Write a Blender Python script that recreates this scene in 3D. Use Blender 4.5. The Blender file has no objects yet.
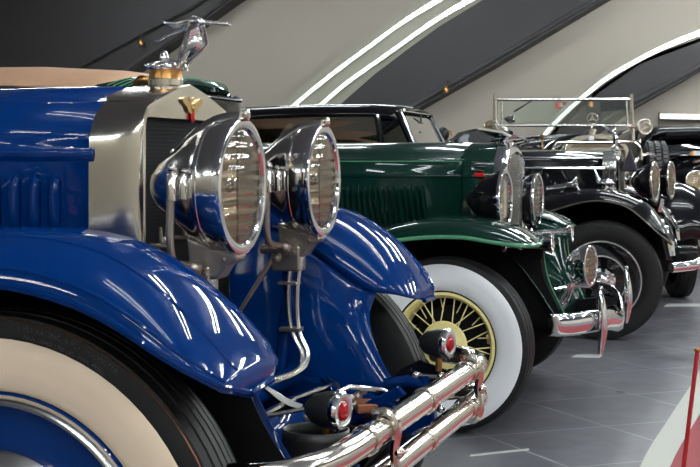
import bpy, bmesh, math, random
from mathutils import Vector, Matrix
random.seed(7)
PI = math.pi
C = bpy.context.scene.collection
# ------------------------------------------------------------------ camera
F, TH, CH, HZ = 1240.0, math.radians(16.06), 1.15, 155.0
cs, sn = math.cos(TH), math.sin(TH)
cam = bpy.data.cameras.new('camera'); camo = bpy.data.objects.new('camera', cam); C.objects.link(camo)
cam.sensor_width = 36.0; cam.lens = F/700*36; cam.shift_y = -(233.5-HZ)/700.0
cam.clip_start = .02
camo.location = (0, 0, CH); camo.rotation_euler = (PI/2, 0, TH)
bpy.context.scene.camera = camo
cam.dof.use_dof = False

def PY(px, py, Y):            # point of the plane Y that is seen at a pixel
    a = (px-350)/F; d = Y/(a*sn+cs)
    return (d*(a*cs-sn), Y, CH-(py-HZ)/F*d)
def UD(u, d, z=0):            # camera right / forward distance to world
    return (u*cs-d*sn, u*sn+d*cs, z)
def lx(p, X0, Y0): return (p[0]-X0, p[1]-Y0, p[2])

# ------------------------------------------------------------------ materials
def mat(name, col, rough=.5, metal=0, coat=0, emit=None, es=1, alpha=None, spec=None, trans=0, bump=None, var=None, ior=None):
    m = bpy.data.materials.new(name); m.use_nodes = True
    nt = m.node_tree; b = nt.nodes['Principled BSDF']
    if coat >= .5 and spec is None: spec = 0
    b.inputs['Base Color'].default_value = (*col, 1)
    b.inputs['Roughness'].default_value = rough; b.inputs['Metallic'].default_value = metal
    b.inputs['Coat Weight'].default_value = coat; b.inputs['Coat Roughness'].default_value = .03
    if ior: b.inputs['IOR'].default_value = ior
    if spec is not None: b.inputs['Specular IOR Level'].default_value = spec
    if emit: b.inputs['Emission Color'].default_value = (*emit, 1); b.inputs['Emission Strength'].default_value = es
    tc = nt.nodes.new('ShaderNodeTexCoord')
    if var:                   # (scale, amount) gentle colour variation
        n = nt.nodes.new('ShaderNodeTexNoise'); n.inputs['Scale'].default_value = var[0]; n.inputs['Detail'].default_value = 5
        nt.links.new(tc.outputs['Object'], n.inputs['Vector'])
        mx = nt.nodes.new('ShaderNodeMix'); mx.data_type = 'RGBA'
        mx.inputs['A'].default_value = tuple(c*(1-var[1]) for c in col)+(1,)
        mx.inputs['B'].default_value = tuple(min(1, c*(1+var[1])) for c in col)+(1,)
        nt.links.new(n.outputs['Fac'], mx.inputs['Factor']); nt.links.new(mx.outputs['Result'], b.inputs['Base Color'])
    if bump:                  # (scale, strength, distance)
        n = nt.nodes.new('ShaderNodeTexNoise'); n.inputs['Scale'].default_value = bump[0]; n.inputs['Detail'].default_value = 3
        nt.links.new(tc.outputs['Object'], n.inputs['Vector'])
        bp = nt.nodes.new('ShaderNodeBump'); bp.inputs['Strength'].default_value = bump[1]; bp.inputs['Distance'].default_value = bump[2]
        nt.links.new(n.outputs['Fac'], bp.inputs['Height']); nt.links.new(bp.outputs['Normal'], b.inputs['Normal'])
    return m
def glass(name, tint=(1, 1, 1), refl=.06, rough=.02):
    m = bpy.data.materials.new(name); m.use_nodes = True; nt = m.node_tree; nt.nodes.clear()
    o = nt.nodes.new('ShaderNodeOutputMaterial'); t = nt.nodes.new('ShaderNodeBsdfTransparent'); t.inputs[0].default_value = (*tint, 1)
    g = nt.nodes.new('ShaderNodeBsdfGlossy'); g.inputs['Roughness'].default_value = rough
    fr = nt.nodes.new('ShaderNodeFresnel'); fr.inputs[0].default_value = 1.5
    ad = nt.nodes.new('ShaderNodeMath'); ad.operation = 'ADD'; ad.inputs[1].default_value = refl; ad.use_clamp = True
    mx = nt.nodes.new('ShaderNodeMixShader')
    nt.links.new(fr.outputs[0], ad.inputs[0]); nt.links.new(ad.outputs[0], mx.inputs[0])
    nt.links.new(t.outputs[0], mx.inputs[1]); nt.links.new(g.outputs[0], mx.inputs[2]); nt.links.new(mx.outputs[0], o.inputs[0])
    return m
BLUE = mat('blue_paint', (.0002, .027, .155), .5, 0, .6)
BLUEC = mat('blue_chassis_paint', (.0002, .021, .12), .45, 0, .5, bump=(60, .25, .002))
GREEN = mat('dark_green_paint', (.004, .026, .019), .3, .1, .9)
GREENL = mat('light_green_stripe', (.10, .30, .17), .3, 0, .8)
BLACK = mat('black_paint', (.006, .006, .008), .2, 0, 1)
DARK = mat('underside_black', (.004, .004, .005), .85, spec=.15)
CHROME = mat('chrome', (.78, .78, .80), .06, 1)
CHROME2 = mat('soft_chrome', (.72, .70, .67), .13, 1, bump=(30, .04, .002))
NICKEL = mat('warm_nickel', (.70, .66, .58), .16, 1, bump=(12, .06, .004))
BUMPCR = mat('bumper_nickel', (.74, .69, .63), .12, 1, bump=(25, .08, .003))
STEEL = mat('dull_steel', (.42, .38, .33), .36, .9, bump=(80, .3, .002))
BRASS = mat('brass', (.52, .26, .09), .28, 1)
GOLD = mat('gilt', (.75, .50, .22), .22, 1)
RUBBER = mat('tyre_rubber', (.011, .011, .012), .55, spec=.3, bump=(150, .15, .001))
RUBBERB = mat('black_rubber', (.012, .012, .013), .45)
LETT = mat('grey_lettering_rubber', (.07, .07, .07), .45)  # greyer than the tyre so the lettering shows
CREAM = mat('cream_whitewall', (.93, .76, .57), .45, var=(6, .06))
WHITEW = mat('white_whitewall', (.90, .94, .97), .4)
YELLOW = mat('pale_yellow_paint', (.95, .84, .36), .35, 0, .4)
ALU = mat('polished_aluminium', (.80, .79, .77), .22, 1)
REDL = mat('red_glass', (.35, .006, .01), .08, 0, 1)
REDE = mat('red_enamel', (.6, .02, .02), .2, 0, 1)
TAN = mat('tan_canvas', (.80, .49, .31), .8, var=(20, .08), bump=(200, .2, .001))
LEATHER = mat('black_leather', (.012, .012, .014), .4, bump=(60, .3, .003))
LGREY = mat('grey_trim', (.30, .32, .36), .5)
AMBER = mat('amber_glass', (.8, .28, .03), .15, 0, 1)
COPPER = mat('rusty_copper', (.30, .12, .06), .5, .5, bump=(80, .4, .003))
GLASS = glass('window_glass', (.86, .92, .90), .10)
CABIN = mat('cabin_lining', (.50, .55, .50), .7)
REFL = mat('reflector_silver', (.97, .89, .74), .22, .75)
REFL.node_tree.nodes['Principled BSDF'].inputs['Specular IOR Level'].default_value = .5
def flute(m, k=10, st=.5):
    nt = m.node_tree; tc = nt.nodes.new('ShaderNodeTexCoord'); w = nt.nodes.new('ShaderNodeTexWave'); w.bands_direction = 'Z'; w.inputs['Scale'].default_value = k; w.inputs['Distortion'].default_value = 2
    bp = nt.nodes.new('ShaderNodeBump'); bp.inputs['Strength'].default_value = st; bp.inputs['Distance'].default_value = .012
    nt.links.new(tc.outputs['Object'], w.inputs['Vector']); nt.links.new(w.outputs['Fac'], bp.inputs['Height']); nt.links.new(bp.outputs['Normal'], nt.nodes['Principled BSDF'].inputs['Normal'])
flute(REFL)
RED_PAINT = mat('red_rod_paint', (.42, .02, .025), .35)
LED = mat('led_white', (.8, .9, .85), .5, emit=(.84, 1, .93), es=1.05)
def lensmat():
    m = bpy.data.materials.new('fluted_lens_glass'); m.use_nodes = True; nt = m.node_tree; nt.nodes.clear()
    o = nt.nodes.new('ShaderNodeOutputMaterial'); t = nt.nodes.new('ShaderNodeBsdfTransparent'); t.inputs[0].default_value = (.96, .90, .80, 1)
    g = nt.nodes.new('ShaderNodeBsdfGlossy'); g.inputs['Roughness'].default_value = .06
    fr = nt.nodes.new('ShaderNodeFresnel'); fr.inputs[0].default_value = 1.6
    mx = nt.nodes.new('ShaderNodeMixShader'); tc = nt.nodes.new('ShaderNodeTexCoord')
    w = nt.nodes.new('ShaderNodeTexWave'); w.bands_direction = 'Z'; w.inputs['Scale'].default_value = 14; w.inputs['Distortion'].default_value = 1.0
    bp = nt.nodes.new('ShaderNodeBump'); bp.inputs['Strength'].default_value = .25; bp.inputs['Distance'].default_value = .008
    ad = nt.nodes.new('ShaderNodeMath'); ad.operation = 'ADD'; ad.inputs[1].default_value = .06; ad.use_clamp = True
    L = nt.links.new
    L(tc.outputs['Object'], w.inputs['Vector']); L(w.outputs['Fac'], bp.inputs['Height']); L(bp.outputs['Normal'], g.inputs['Normal'])
    L(fr.outputs[0], ad.inputs[0]); L(ad.outputs[0], mx.inputs[0]); L(t.outputs[0], mx.inputs[1]); L(g.outputs[0], mx.inputs[2]); L(mx.outputs[0], o.inputs[0])
    return m
LENS = lensmat()
BIRD = mat('satin_chrome', (.86, .86, .87), .2, 1)
def coremat():
    m = mat('radiator_core', (.010, .011, .014), .6, 0, spec=.08); nt = m.node_tree; b = nt.nodes['Principled BSDF']; L = nt.links.new
    tc = nt.nodes.new('ShaderNodeTexCoord'); sp = nt.nodes.new('ShaderNodeSeparateXYZ'); cb = nt.nodes.new('ShaderNodeCombineXYZ')
    L(tc.outputs['Object'], sp.inputs[0]); L(sp.outputs['Y'], cb.inputs['X']); L(sp.outputs['Z'], cb.inputs['Y'])
    br = nt.nodes.new('ShaderNodeTexBrick'); br.inputs['Scale'].default_value = 1
    br.inputs['Brick Width'].default_value = .011; br.inputs['Row Height'].default_value = .0085; br.inputs['Mortar Size'].default_value = .0016
    br.inputs['Color1'].default_value = (.0015, .0015, .002, 1); br.inputs['Color2'].default_value = (.002, .002, .0025, 1); br.inputs['Mortar'].default_value = (.008, .0085, .010, 1)
    L(cb.outputs[0], br.inputs['Vector']); L(br.outputs['Color'], b.inputs['Base Color'])
    bp = nt.nodes.new('ShaderNodeBump'); bp.inputs['Distance'].default_value = .003; L(br.outputs['Fac'], bp.inputs['Height']); L(bp.outputs[0], b.inputs['Normal'])
    return m
CORE = coremat()
def floormat():
    m = mat('grey_floor_tiles', (.135, .135, .15), .32); nt = m.node_tree; b = nt.nodes['Principled BSDF']; L = nt.links.new
    tc = nt.nodes.new('ShaderNodeTexCoord')
    def lines(ang, off, sp=.57, w=.009):   # ang: direction of the joints measured from the camera axis
        nu, nd = math.cos(ang), -math.sin(ang)
        n = Vector((nu*cs-nd*sn, nu*sn+nd*cs, 0))
        dt = nt.nodes.new('ShaderNodeVectorMath'); dt.operation = 'DOT_PRODUCT'; dt.inputs[1].default_value = n
        L(tc.outputs['Object'], dt.inputs[0])
        a = nt.nodes.new('ShaderNodeMath'); a.operation = 'MULTIPLY_ADD'; a.inputs[1].default_value = 1/sp; a.inputs[2].default_value = -off/sp+.5
        L(dt.outputs['Value'], a.inputs[0])
        f = nt.nodes.new('ShaderNodeMath'); f.operation = 'FRACT'; L(a.outputs[0], f.inputs[0])
        s = nt.nodes.new('ShaderNodeMath'); s.operation = 'SUBTRACT'; s.inputs[1].default_value = .5; L(f.outputs[0], s.inputs[0])
        ab = nt.nodes.new('ShaderNodeMath'); ab.operation = 'ABSOLUTE'; L(s.outputs[0], ab.inputs[0])
        lt = nt.nodes.new('ShaderNodeMath'); lt.operation = 'LESS_THAN'; lt.inputs[1].default_value = w/2/sp; L(ab.outputs[0], lt.inputs[0])
        return lt, a
    l1, a1 = lines(math.radians(-26.5), 3.32, .56)
    l2, a2 = lines(math.radians(70.8), -4.61, .57)
    mxx = nt.nodes.new('ShaderNodeMath'); mxx.operation = 'MAXIMUM'; L(l1.outputs[0], mxx.inputs[0]); L(l2.outputs[0], mxx.inputs[1])
    # each tile a slightly different grey
    cb = nt.nodes.new('ShaderNodeCombineXYZ')
    for i, a in enumerate((a1, a2)):
        fl = nt.nodes.new('ShaderNodeMath'); fl.operation = 'FLOOR'; L(a.outputs[0], fl.inputs[0]); L(fl.outputs[0], cb.inputs[i])
    wn = nt.nodes.new('ShaderNodeTexWhiteNoise'); L(cb.outputs[0], wn.inputs['Vector'])
    tm = nt.nodes.new('ShaderNodeMix'); tm.data_type = 'RGBA'; tm.inputs['A'].default_value = (.128, .128, .145, 1); tm.inputs['B'].default_value = (.160, .160, .180, 1)
    L(wn.outputs['Value'], tm.inputs['Factor'])
    gm = nt.nodes.new('ShaderNodeMix'); gm.data_type = 'RGBA'; gm.inputs['B'].default_value = (.36, .37, .40, 1)
    L(tm.outputs['Result'], gm.inputs['A']); L(mxx.outputs[0], gm.inputs['Factor']); L(gm.outputs['Result'], b.inputs['Base Color'])
    n = nt.nodes.new('ShaderNodeTexNoise'); n.inputs['Scale'].default_value = 9; n.inputs['Detail'].default_value = 6
    mr = nt.nodes.new('ShaderNodeMapRange'); mr.inputs['To Min'].default_value = .22; mr.inputs['To Max'].default_value = .42
    L(tc.outputs['Object'], n.inputs['Vector']); L(n.outputs['Fac'], mr.inputs['Value']); L(mr.outputs[0], b.inputs['Roughness'])
    return m
FLOOR = floormat()
WALL = mat('beige_plaster', (.37, .335, .285), .7, var=(.6, .05))
RIBM = mat('greenish_rib_plaster', (.34, .33, .27), .6, var=(1, .04))
DARKB = mat('charcoal_beam', (.034, .032, .034), .6, var=(2, .12))
DARKL = mat('charcoal_trim', (.055, .052, .055), .5)
CEIL = mat('dark_ceiling', (.30, .32, .35), .85)
WALLW = mat('light_plaster', (.78, .72, .62), .75, var=(.5, .04))

# ------------------------------------------------------------------ mesh builder
class MB:
    def __init__(s): s.v = []; s.f = []; s.m = []
    def add(s, vs, fs, mi=0):
        o = len(s.v); s.v += [tuple(p) for p in vs]; s.f += [tuple(i+o for i in f) for f in fs]; s.m += [mi]*len(fs); return s
    def loft(s, rows, closed=False, caps=False, loop=False, mi=0):
        n = len(rows[0]); vs = [p for r in rows for p in r]; fs = []
        R = len(rows)
        for i in range(R if loop else R-1):
            for j in range(n if closed else n-1):
                a, b = i*n+j, i*n+(j+1) % n; c, d = ((i+1) % R)*n+(j+1) % n, ((i+1) % R)*n+j
                fs.append((a, b, c, d))
        if caps: fs.append(tuple(range(n))); fs.append(tuple((R-1)*n+j for j in range(n)))
        return s.add(vs, fs, mi)
    def lathe(s, prof, o=(0, 0, 0), axis=(0, 0, 1), n=32, mi=0, cap=False, a0=0, a1=2*PI):   # prof: (r, h)
        ax = Vector(axis).normalized(); q = Vector((0, 0, 1)).rotation_difference(ax); o = Vector(o)
        full = abs(a1-a0-2*PI) < 1e-6
        rows = []
        for r, h in prof:
            rows.append([tuple(o+q@Vector((r*math.cos(a0+(a1-a0)*k/(n if full else n-1)), r*math.sin(a0+(a1-a0)*k/(n if full else n-1)), h))) for k in range(n)])
        return s.loft(rows, closed=full, caps=cap, mi=mi)
    def tube(s, path, r, n=10, caps=True, mi=0, closed=False):
        P = [Vector(p) for p in path]; m = len(P); rs = r if isinstance(r, (list, tuple)) else [r]*m; rows = []
        up = None
        for i in range(m):
            if closed: t = P[(i+1) % m]-P[i-1]
            else: t = P[min(i+1, m-1)]-P[max(i-1, 0)]
            t = t.normalized() if t.length > 1e-9 else Vector((1, 0, 0))
            if up is None:
                up = Vector((0, 0, 1)) if abs(t.z) < .9 else Vector((1, 0, 0))
            a = t.cross(up).normalized(); b = a.cross(t).normalized(); up = b
            rows.append([tuple(P[i]+a*(rs[i]*math.cos(2*PI*k/n))+b*(rs[i]*math.sin(2*PI*k/n))) for k in range(n)])
        return s.loft(rows, closed=True, caps=caps and not closed, loop=closed, mi=mi)
    def box(s, c, d, rot=None, mi=0):
        vs = []
        for x in (-.5, .5):
            for y in (-.5, .5):
                for z in (-.5, .5):
                    p = Vector((x*d[0], y*d[1], z*d[2]))
                    if rot is not None: p = rot@p
                    vs.append(tuple(p+Vector(c)))
        return s.add(vs, [(0, 1, 3, 2), (4, 6, 7, 5), (0, 4, 5, 1), (2, 3, 7, 6), (0, 2, 6, 4), (1, 5, 7, 3)], mi)
    def prism(s, poly, fn, a, b, mi=0):      # poly 2D, fn(u, v, w) -> xyz
        return s.loft([[fn(u, v, a) for u, v in poly], [fn(u, v, b) for u, v in poly]], closed=True, caps=True, mi=mi)
    def ball(s, c, r, n=14, sc=(1, 1, 1), mi=0):
        pr = [(max(1e-4, math.sin(PI*i/n)), -math.cos(PI*i/n)) for i in range(n+1)]
        rows = [[(c[0]+sc[0]*r*rr*math.cos(2*PI*k/n), c[1]+sc[1]*r*rr*math.sin(2*PI*k/n), c[2]+sc[2]*r*h) for k in range(n)] for rr, h in pr]
        return s.loft(rows, closed=True, mi=mi)
    def build(s, name, m, parent=None, loc=(0, 0, 0), rot=(0, 0, 0), smooth=True, ang=35, bev=0, sol=0, soff=0, sub=0, label=None):
        me = bpy.data.meshes.new(name); me.from_pydata(s.v, [], s.f)
        ms = m if isinstance(m, (list, tuple)) else [m]
        for x in ms: me.materials.append(x)
        for p, i in zip(me.polygons, s.m): p.material_index = i
        bm = bmesh.new(); bm.from_mesh(me); bmesh.ops.remove_doubles(bm, verts=bm.verts, dist=1e-6)
        bmesh.ops.recalc_face_normals(bm, faces=bm.faces); bm.to_mesh(me); bm.free()
        if smooth: me.shade_smooth(); me.set_sharp_from_angle(angle=math.radians(ang))
        o = bpy.data.objects.new(name, me); C.objects.link(o); o.location = loc; o.rotation_euler = rot
        if parent: o.parent = parent
        if sub:
            d = o.modifiers.new('sub', 'SUBSURF'); d.levels = sub; d.render_levels = sub
        if sol:
            d = o.modifiers.new('solid', 'SOLIDIFY'); d.thickness = sol; d.offset = soff
            if len(ms) > 1: d.material_offset = 1; d.material_offset_rim = 0
        if bev:
            d = o.modifiers.new('bevel', 'BEVEL'); d.width = bev; d.segments = 2; d.limit_method = 'ANGLE'; d.angle_limit = math.radians(40)
        if label: o['label'] = label
        return o
def thing(name, label, cat, loc=(0, 0, 0), rz=0, group=None):
    o = bpy.data.objects.new(name, None); C.objects.link(o); o.location = loc; o.rotation_euler = (0, 0, rz); o.empty_display_size = .1
    o['label'] = label; o['category'] = cat
    if group: o['group'] = group
    return o
def tag(o, label, cat, group=None, kind=None):
    o['label'] = label; o['category'] = cat
    if group: o['group'] = group
    if kind: o['kind'] = kind
    return o
def copy_tree(o, parent=None):
    c = o.copy(); C.objects.link(c); c.parent = parent
    for ch in list(o.children): copy_tree(ch, c)
    return c
def interp(tab, x):
    # monotone-ish cubic interpolation of a table of tuples by first entry
    n = len(tab)
    if x <= tab[0][0]: return tab[0][1:]
    if x >= tab[-1][0]: return tab[-1][1:]
    for i in range(n-1):
        if tab[i][0] <= x <= tab[i+1][0]: break
    x0, x1 = tab[i][0], tab[i+1][0]; h = x1-x0; t = (x-x0)/h; out = []
    for k in range(1, len(tab[0])):
        y0, y1 = tab[i][k], tab[i+1][k]
        d = (y1-y0)/h
        m0 = (y1-tab[i-1][k])/(x1-tab[i-1][0]) if i > 0 else d
        m1 = (tab[i+2][k]-y0)/(tab[i+2][0]-x0) if i < n-2 else d
        out.append((2*t**3-3*t*t+1)*y0+(t**3-2*t*t+t)*h*m0+(-2*t**3+3*t*t)*y1+(t**3-t*t)*h*m1)
    return tuple(out)
def smooth_path(pts, k=6):
    tab = [(i,)+tuple(p) for i, p in enumerate(pts)]; n = (len(pts)-1)*k
    return [interp(tab, i/k) for i in range(n+1)]

# ------------------------------------------------------------------ wheel kit (axis y, outside towards -y)
def tyre_profile(R, ri, w):
    H = R-ri; s = [(ri, -.36*w), (ri+.08*H, -.42*w), (ri+.3*H, -.485*w), (ri+.5*H, -.5*w), (ri+.72*H, -.49*w), (R-.12*H, -.46*w), (R-.045*H, -.425*w)]
    tr = []
    g = [-.41, -.27, -.26, -.235, -.225, -.10, -.09, -.065, -.055, .055, .065, .09, .10, .225, .235, .26, .27, .41]
    for i, y in enumerate(g):
        deep = i in (2, 3, 6, 7, 10, 11, 14, 15)
        tr.append((R-.004*abs(y/.41)**2*2-(.006 if deep else 0), y*w))
    return s, s+tr+[(r, -y) for r, y in reversed(s)]
def make_tyre(par, R, ri, w, ww=None, wwm=None, text=False):
    side, full = tyre_profile(R, ri, w)
    b = MB(); b.lathe([(r, -y) for r, y in full], axis=(0, -1, 0), n=72)
    # note: lathe h runs along -y
    t = b.build('tyre', RUBBER, par, ang=28)
    if ww:
        tab = [(r, y) for r, y in side]; pr = []
        N = 10
        for i in range(N+1):
            r = ww[0]+(ww[1]-ww[0])*i/N; y = interp(tab, r)[0]; off = .003 if 0 < i < N else .0
            if i == N-3: off = .0045
            pr.append((r, -(y-off)))
        MB().lathe(pr, axis=(0, -1, 0), n=72).build('whitewall', wwm, t)
    return t

def text_ring(par, string, r, size, a_start, h, m, name):   # raised lettering bent round a tyre wall, clockwise seen from -y
    cu = bpy.data.curves.new('t', 'FONT'); cu.body = string; cu.size = size; cu.resolution_u = 2
    o = bpy.data.objects.new('t', cu); C.objects.link(o)
    dg = bpy.context.evaluated_depsgraph_get(); me = o.evaluated_get(dg).to_mesh()
    b = MB(); vs = []
    for v in me.vertices:
        a = a_start-v.co.x/r; rr = r+v.co.y
        vs.append((rr*math.cos(a), -h, rr*math.sin(a)))
    b.add(vs, [tuple(p.vertices) for p in me.polygons])
    o.evaluated_get(dg).to_mesh_clear(); bpy.data.objects.remove(o); bpy.data.curves.remove(cu)
    return b.build(name, m, par, smooth=False, sol=.002)

# ------------------------------------------------------------------ fender kit
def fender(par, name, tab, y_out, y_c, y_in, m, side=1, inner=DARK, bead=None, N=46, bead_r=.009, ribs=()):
    """tab rows: x, z crown, z outer edge, z inner edge. side: -1 near (camera) side, +1 far."""
    x0, x1 = tab[0][0], tab[-1][0]; rows = []; edge = []; inn = []
    for i in range(N+1):
        t = i/N; x = x0+(x1-x0)*(1-(1-t)**1.25)
        zc, zo, zi = interp(tab, x)
        # front end rounded in plan
        e = max(0, (x-(x1-.11))/.11); k = 1-(1-math.sqrt(max(0, 1-e*e)))*.75
        yo, yi = y_c+(y_out-y_c)*k, y_c+(y_in-y_c)*k
        row = [(x, side*(yo+.004), zo-.012)]
        for j in range(13):
            a = PI/2*j/12
            row.append((x, side*(y_c+(yo-y_c)*math.cos(a)**.9), zo+(zc-zo)*math.sin(a)**.95))
        for j in range(1, 10):
            a = PI/2*j/9
            row.append((x, side*(y_c+(yi-y_c)*math.sin(a)), zi+(zc-zi)*math.cos(a)))
        rows.append(row); edge.append((x, side*yo, zo-.004)); inn.append((x, side*yi, zi))
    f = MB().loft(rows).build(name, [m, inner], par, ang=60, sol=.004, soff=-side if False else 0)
    b = MB(); b.tube(edge+[ (x1+.003, side*(y_c+(y_out-y_c)*.3), edge[-1][2]+.0), (x1+.003, side*y_c, interp(tab, x1)[0]-.004)]+[inn[-1]], bead_r, 8)
    b.build('fender_bead', bead or m, f)
    for (frac) in ribs:
        p = []
        for row in rows[4:-1]: p.append(Vector(row[1+frac])+Vector((0, 0, .001)))
        MB().tube(p, .0042, 8).build('fender_rib', m, f)
    return f
def apron(par, name, xb, edge, ytop, ybot, m, side, inner=DARK, ztop=None, bulge=.02):
    """inner splash panel: edge = list of (z, x_front) from top to bottom"""
    rows = []
    z0, z1 = edge[0][0], edge[-1][0]
    for i in range(15):
        t = i/14; z = z0+(z1-z0)*t
        xf = interp([(-e[0], e[1]) for e in edge], -z)[0]
        y = ytop+(ybot-ytop)*t-bulge*math.sin(PI*t)
        row = []
        for j in range(19):
            s = j/18; x = xb+(xf-xb)*s
            zz = z
            if ztop: zz = z+(ztop(x)-z0)*(1-t)
            row.append((x, side*(y+.03*max(0, s-.6)**2*6*.3), zz))
        rows.append(row)
    a = MB().loft(rows).build(name, m, par, ang=60, sol=.004)
    return a

# ------------------------------------------------------------------ headlight kit (axis +x, centre of lens rim at origin)
def headlight(par, loc, r, prof, shell, rim=CHROME, name='headlight', lens=LENS, refl=REFL, rot=(0, 0, 0), n=48, label=None, seam=None):
    b = MB(); b.lathe([(rr*r, x*r) for x, rr in prof], axis=(1, 0, 0), n=n)
    h = b.build(name, shell, par, loc=loc, rot=rot, ang=50, label=label)
    MB().lathe([(r*.97, -.03*r), (r*1.035, -.02*r), (r*1.045, .03*r), (r*1.03, .09*r), (r*.97, .11*r), (r*.90, .09*r), (r*.87, .04*r), (r*.89, -.02*r)], axis=(1, 0, 0), n=n).build('rim', rim, h)
    MB().lathe([(r*.90, .05*r), (r*.7, .10*r), (r*.4, .135*r), (r*.15, .148*r), (.0005, .15*r)], axis=(1, 0, 0), n=n).build('lens', lens, h)
    MB().lathe([(r*.89, .0), (r*.84, -.12*r), (r*.72, -.32*r), (r*.5, -.52*r), (r*.25, -.64*r), (.001, -.68*r)], axis=(1, 0, 0), n=n).build('reflector', refl, h)
    bb = MB(); bb.tube([(-.66*r, 0, 0), (-.3*r, 0, 0)], [.09*r, .06*r], 10); bb.ball((-.2*r, 0, 0), .13*r, 10)
    bb.tube([(-.02*r, 0, .86*r), (-.02*r, 0, -.86*r)], .018*r, 6)
    bb.build('bulb', CHROME2, h)
    return h

# ================================================================== ROOM
def struct(o): o['kind'] = 'structure'; return o
XL, XR, YB, YF, ZC = -14.0, 9.0, -7.0, 19.5, 4.4
struct(MB().add([(XL, YB, 0), (XR, YB, 0), (XR, YF, 0), (XL, YF, 0)], [(0, 1, 2, 3)]).build('floor', FLOOR, smooth=False))
struct(MB().box(((XL+XR)/2, YF+.1, ZC/2), (XR-XL, .2, ZC)).build('wall_back', WALL, smooth=False))
struct(MB().box((XL-.1, (YB+YF)/2, ZC/2), (.2, YF-YB, ZC)).build('wall_left', WALL, smooth=False))
struct(MB().box((XR+.1, (YB+YF)/2, ZC/2), (.2, YF-YB, ZC)).build('wall_right', WALLW, smooth=False))
struct(MB().box(((XL+XR)/2, YB-.1, ZC/2), (XR-XL, .2, ZC)).build('wall_front', WALL, smooth=False))
struct(MB().box(((XL+XR)/2, (YB+YF)/2, ZC+.1), (XR-XL, YF-YB, .2)).build('ceiling', CEIL, smooth=False))

def wall_poly(name, px, Ya, Yb, m, bev=0):
    """a slab standing on the back wall; outline given where it is seen, front face in plane Ya"""
    pts = []
    for (x, y) in px:
        p = PY(x, y, Ya); pts.append((p[0], max(.02, min(ZC-.02, p[2]))))
    return struct(MB().prism(pts, lambda u, v, w: (u, w, v), Ya, Yb).build(name, m, smooth=False, bev=bev))
# dark slanting beams
wall_poly('trim_1', [(-260, 330), (-20, 176), (60, 122), (125, 75), (180, 37), (232, 0), (300, -48), (420, -140), (20, -140), (-260, -140)], YF-.45, YF-.001, DARKB)
wall_poly('trim_2', [(255, 180), (300, 134), (343, 102), (375, 74), (408, 49), (440, 26), (481, 1), (540, -32), (620, -72), (715, -72), (603, 0), (491, 67), (408, 114), (340, 160), (300, 186)], YF-.45, YF-.001, DARKB)
wall_poly('trim_3', [(490, 205), (536, 152), (557, 126), (580, 103), (606, 83), (628, 69), (655, 54), (700, 38), (760, 22), (822, 4), (720, 57), (680, 82), (632, 109), (590, 138), (540, 172), (500, 205)], YF-.45, YF-.001, DARKB)
# thin lower lips of the beams
def lip(name, pts, Y, r, m):
    p = [PY(x, y, Y) for x, y in pts]
    return struct(MB().tube(p, r, 8).build(name, m))
lip('trim_4', [(70, 109), (125, 71), (180, 33), (232, -5), (290, -46)], YF-.47, .035, DARKL)
lip('trim_5', [(330, 158), (408, 109), (491, 61), (603, -5), (690, -60)], YF-.47, .035, DARKL)
lip('trim_6', [(560, 150), (632, 103), (680, 77), (730, 49)], YF-.47, .035, DARKL)
lip('trim_7', [(40, 96), (79, 68), (130, 40), (192, 7), (250, -30)], YF-.52, .02, DARKB)
# curved ribs with light strips
L1 = [(235, 166), (270, 130), (294.6, 104.6), (330, 75.5), (369, 46.5), (402, 22.5), (438, 0), (480, -24), (540, -54)]
L2 = [(262, 166), (295, 131), (320, 105.5), (345, 84), (370, 66), (399, 45.5), (433, 21.5), (469, 0), (510, -22), (570, -52)]
def off(pts, dx, dy): return [(x+dx, y+dy) for x, y in pts]
wall_poly('trim_8', off(L1, -6, -7)+list(reversed(off(L2, 12, 8))), YF-.25, YF-.001, RIBM)
def strip(pts, Y, w, name, label, group=None):
    """lit strip: a flat ribbon of square section following the rib; aluminium back and white diffuser"""
    P = [Vector(PY(x, y, Y)) for x, y in smooth_path(pts, 4)]
    rows = []; rb = []
    for i, p in enumerate(P):
        t = (P[min(i+1, len(P)-1)]-P[max(i-1, 0)]).normalized(); n = Vector((0, 1, 0)).cross(t).normalized()
        rows.append([tuple(p+n*w), tuple(p-n*w), tuple(p-n*w+Vector((0, .03, 0))), tuple(p+n*w+Vector((0, .03, 0)))])
        rb.append([tuple(p+n*w*1.5+Vector((0, .02, 0))), tuple(p-n*w*1.5+Vector((0, .02, 0))), tuple(p-n*w*1.5+Vector((0, .072, 0))), tuple(p+n*w*1.5+Vector((0, .072, 0)))])
    o = thing(name, label, 'light strip', P[0], group=group)
    s = lambda R: [[tuple(Vector(q)-P[0]) for q in r] for r in R]
    MB().loft(s(rb), closed=True, caps=True).build('housing', ALU, o, smooth=False)
    MB().loft(s(rows), closed=True, caps=True).build('diffuser', LED, o, smooth=False)
    return o
strip(L1, YF-.32, .027, 'light_strip', 'curved white light strip, left of the two side by side on the rib')
strip(L2, YF-.32, .027, 'light_strip', 'curved white light strip, right of the two side by side on the rib')
wall_poly('trim_13', [(494, 185), (524, 149), (548, 121), (571, 99), (598, 77), (622, 62), (649, 48.5), (675, 37), (704, 26), (760, 9), (760, 24), (704, 40), (640, 64), (600, 92), (560, 128), (505, 196)], YF-.45, YF-.001, RIBM)
strip([(500, 187), (530, 152), (553, 125), (576, 103), (602, 81.5), (625, 67), (651, 53), (676, 42), (705, 31), (760, 15)], YF-.52, .026, 'light_strip', 'curved white light strip behind the windscreen of the black open tourer')
strip([(660, 116), (680, 116.5), (700, 117), (770, 119)], YF-.30, .028, 'light_strip', 'straight horizontal white light strip at the far right above the black saloon roof')
lip('trim_9', [(659, 112), (659, 150)], YF-.1, .008, DARKL)
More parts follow.
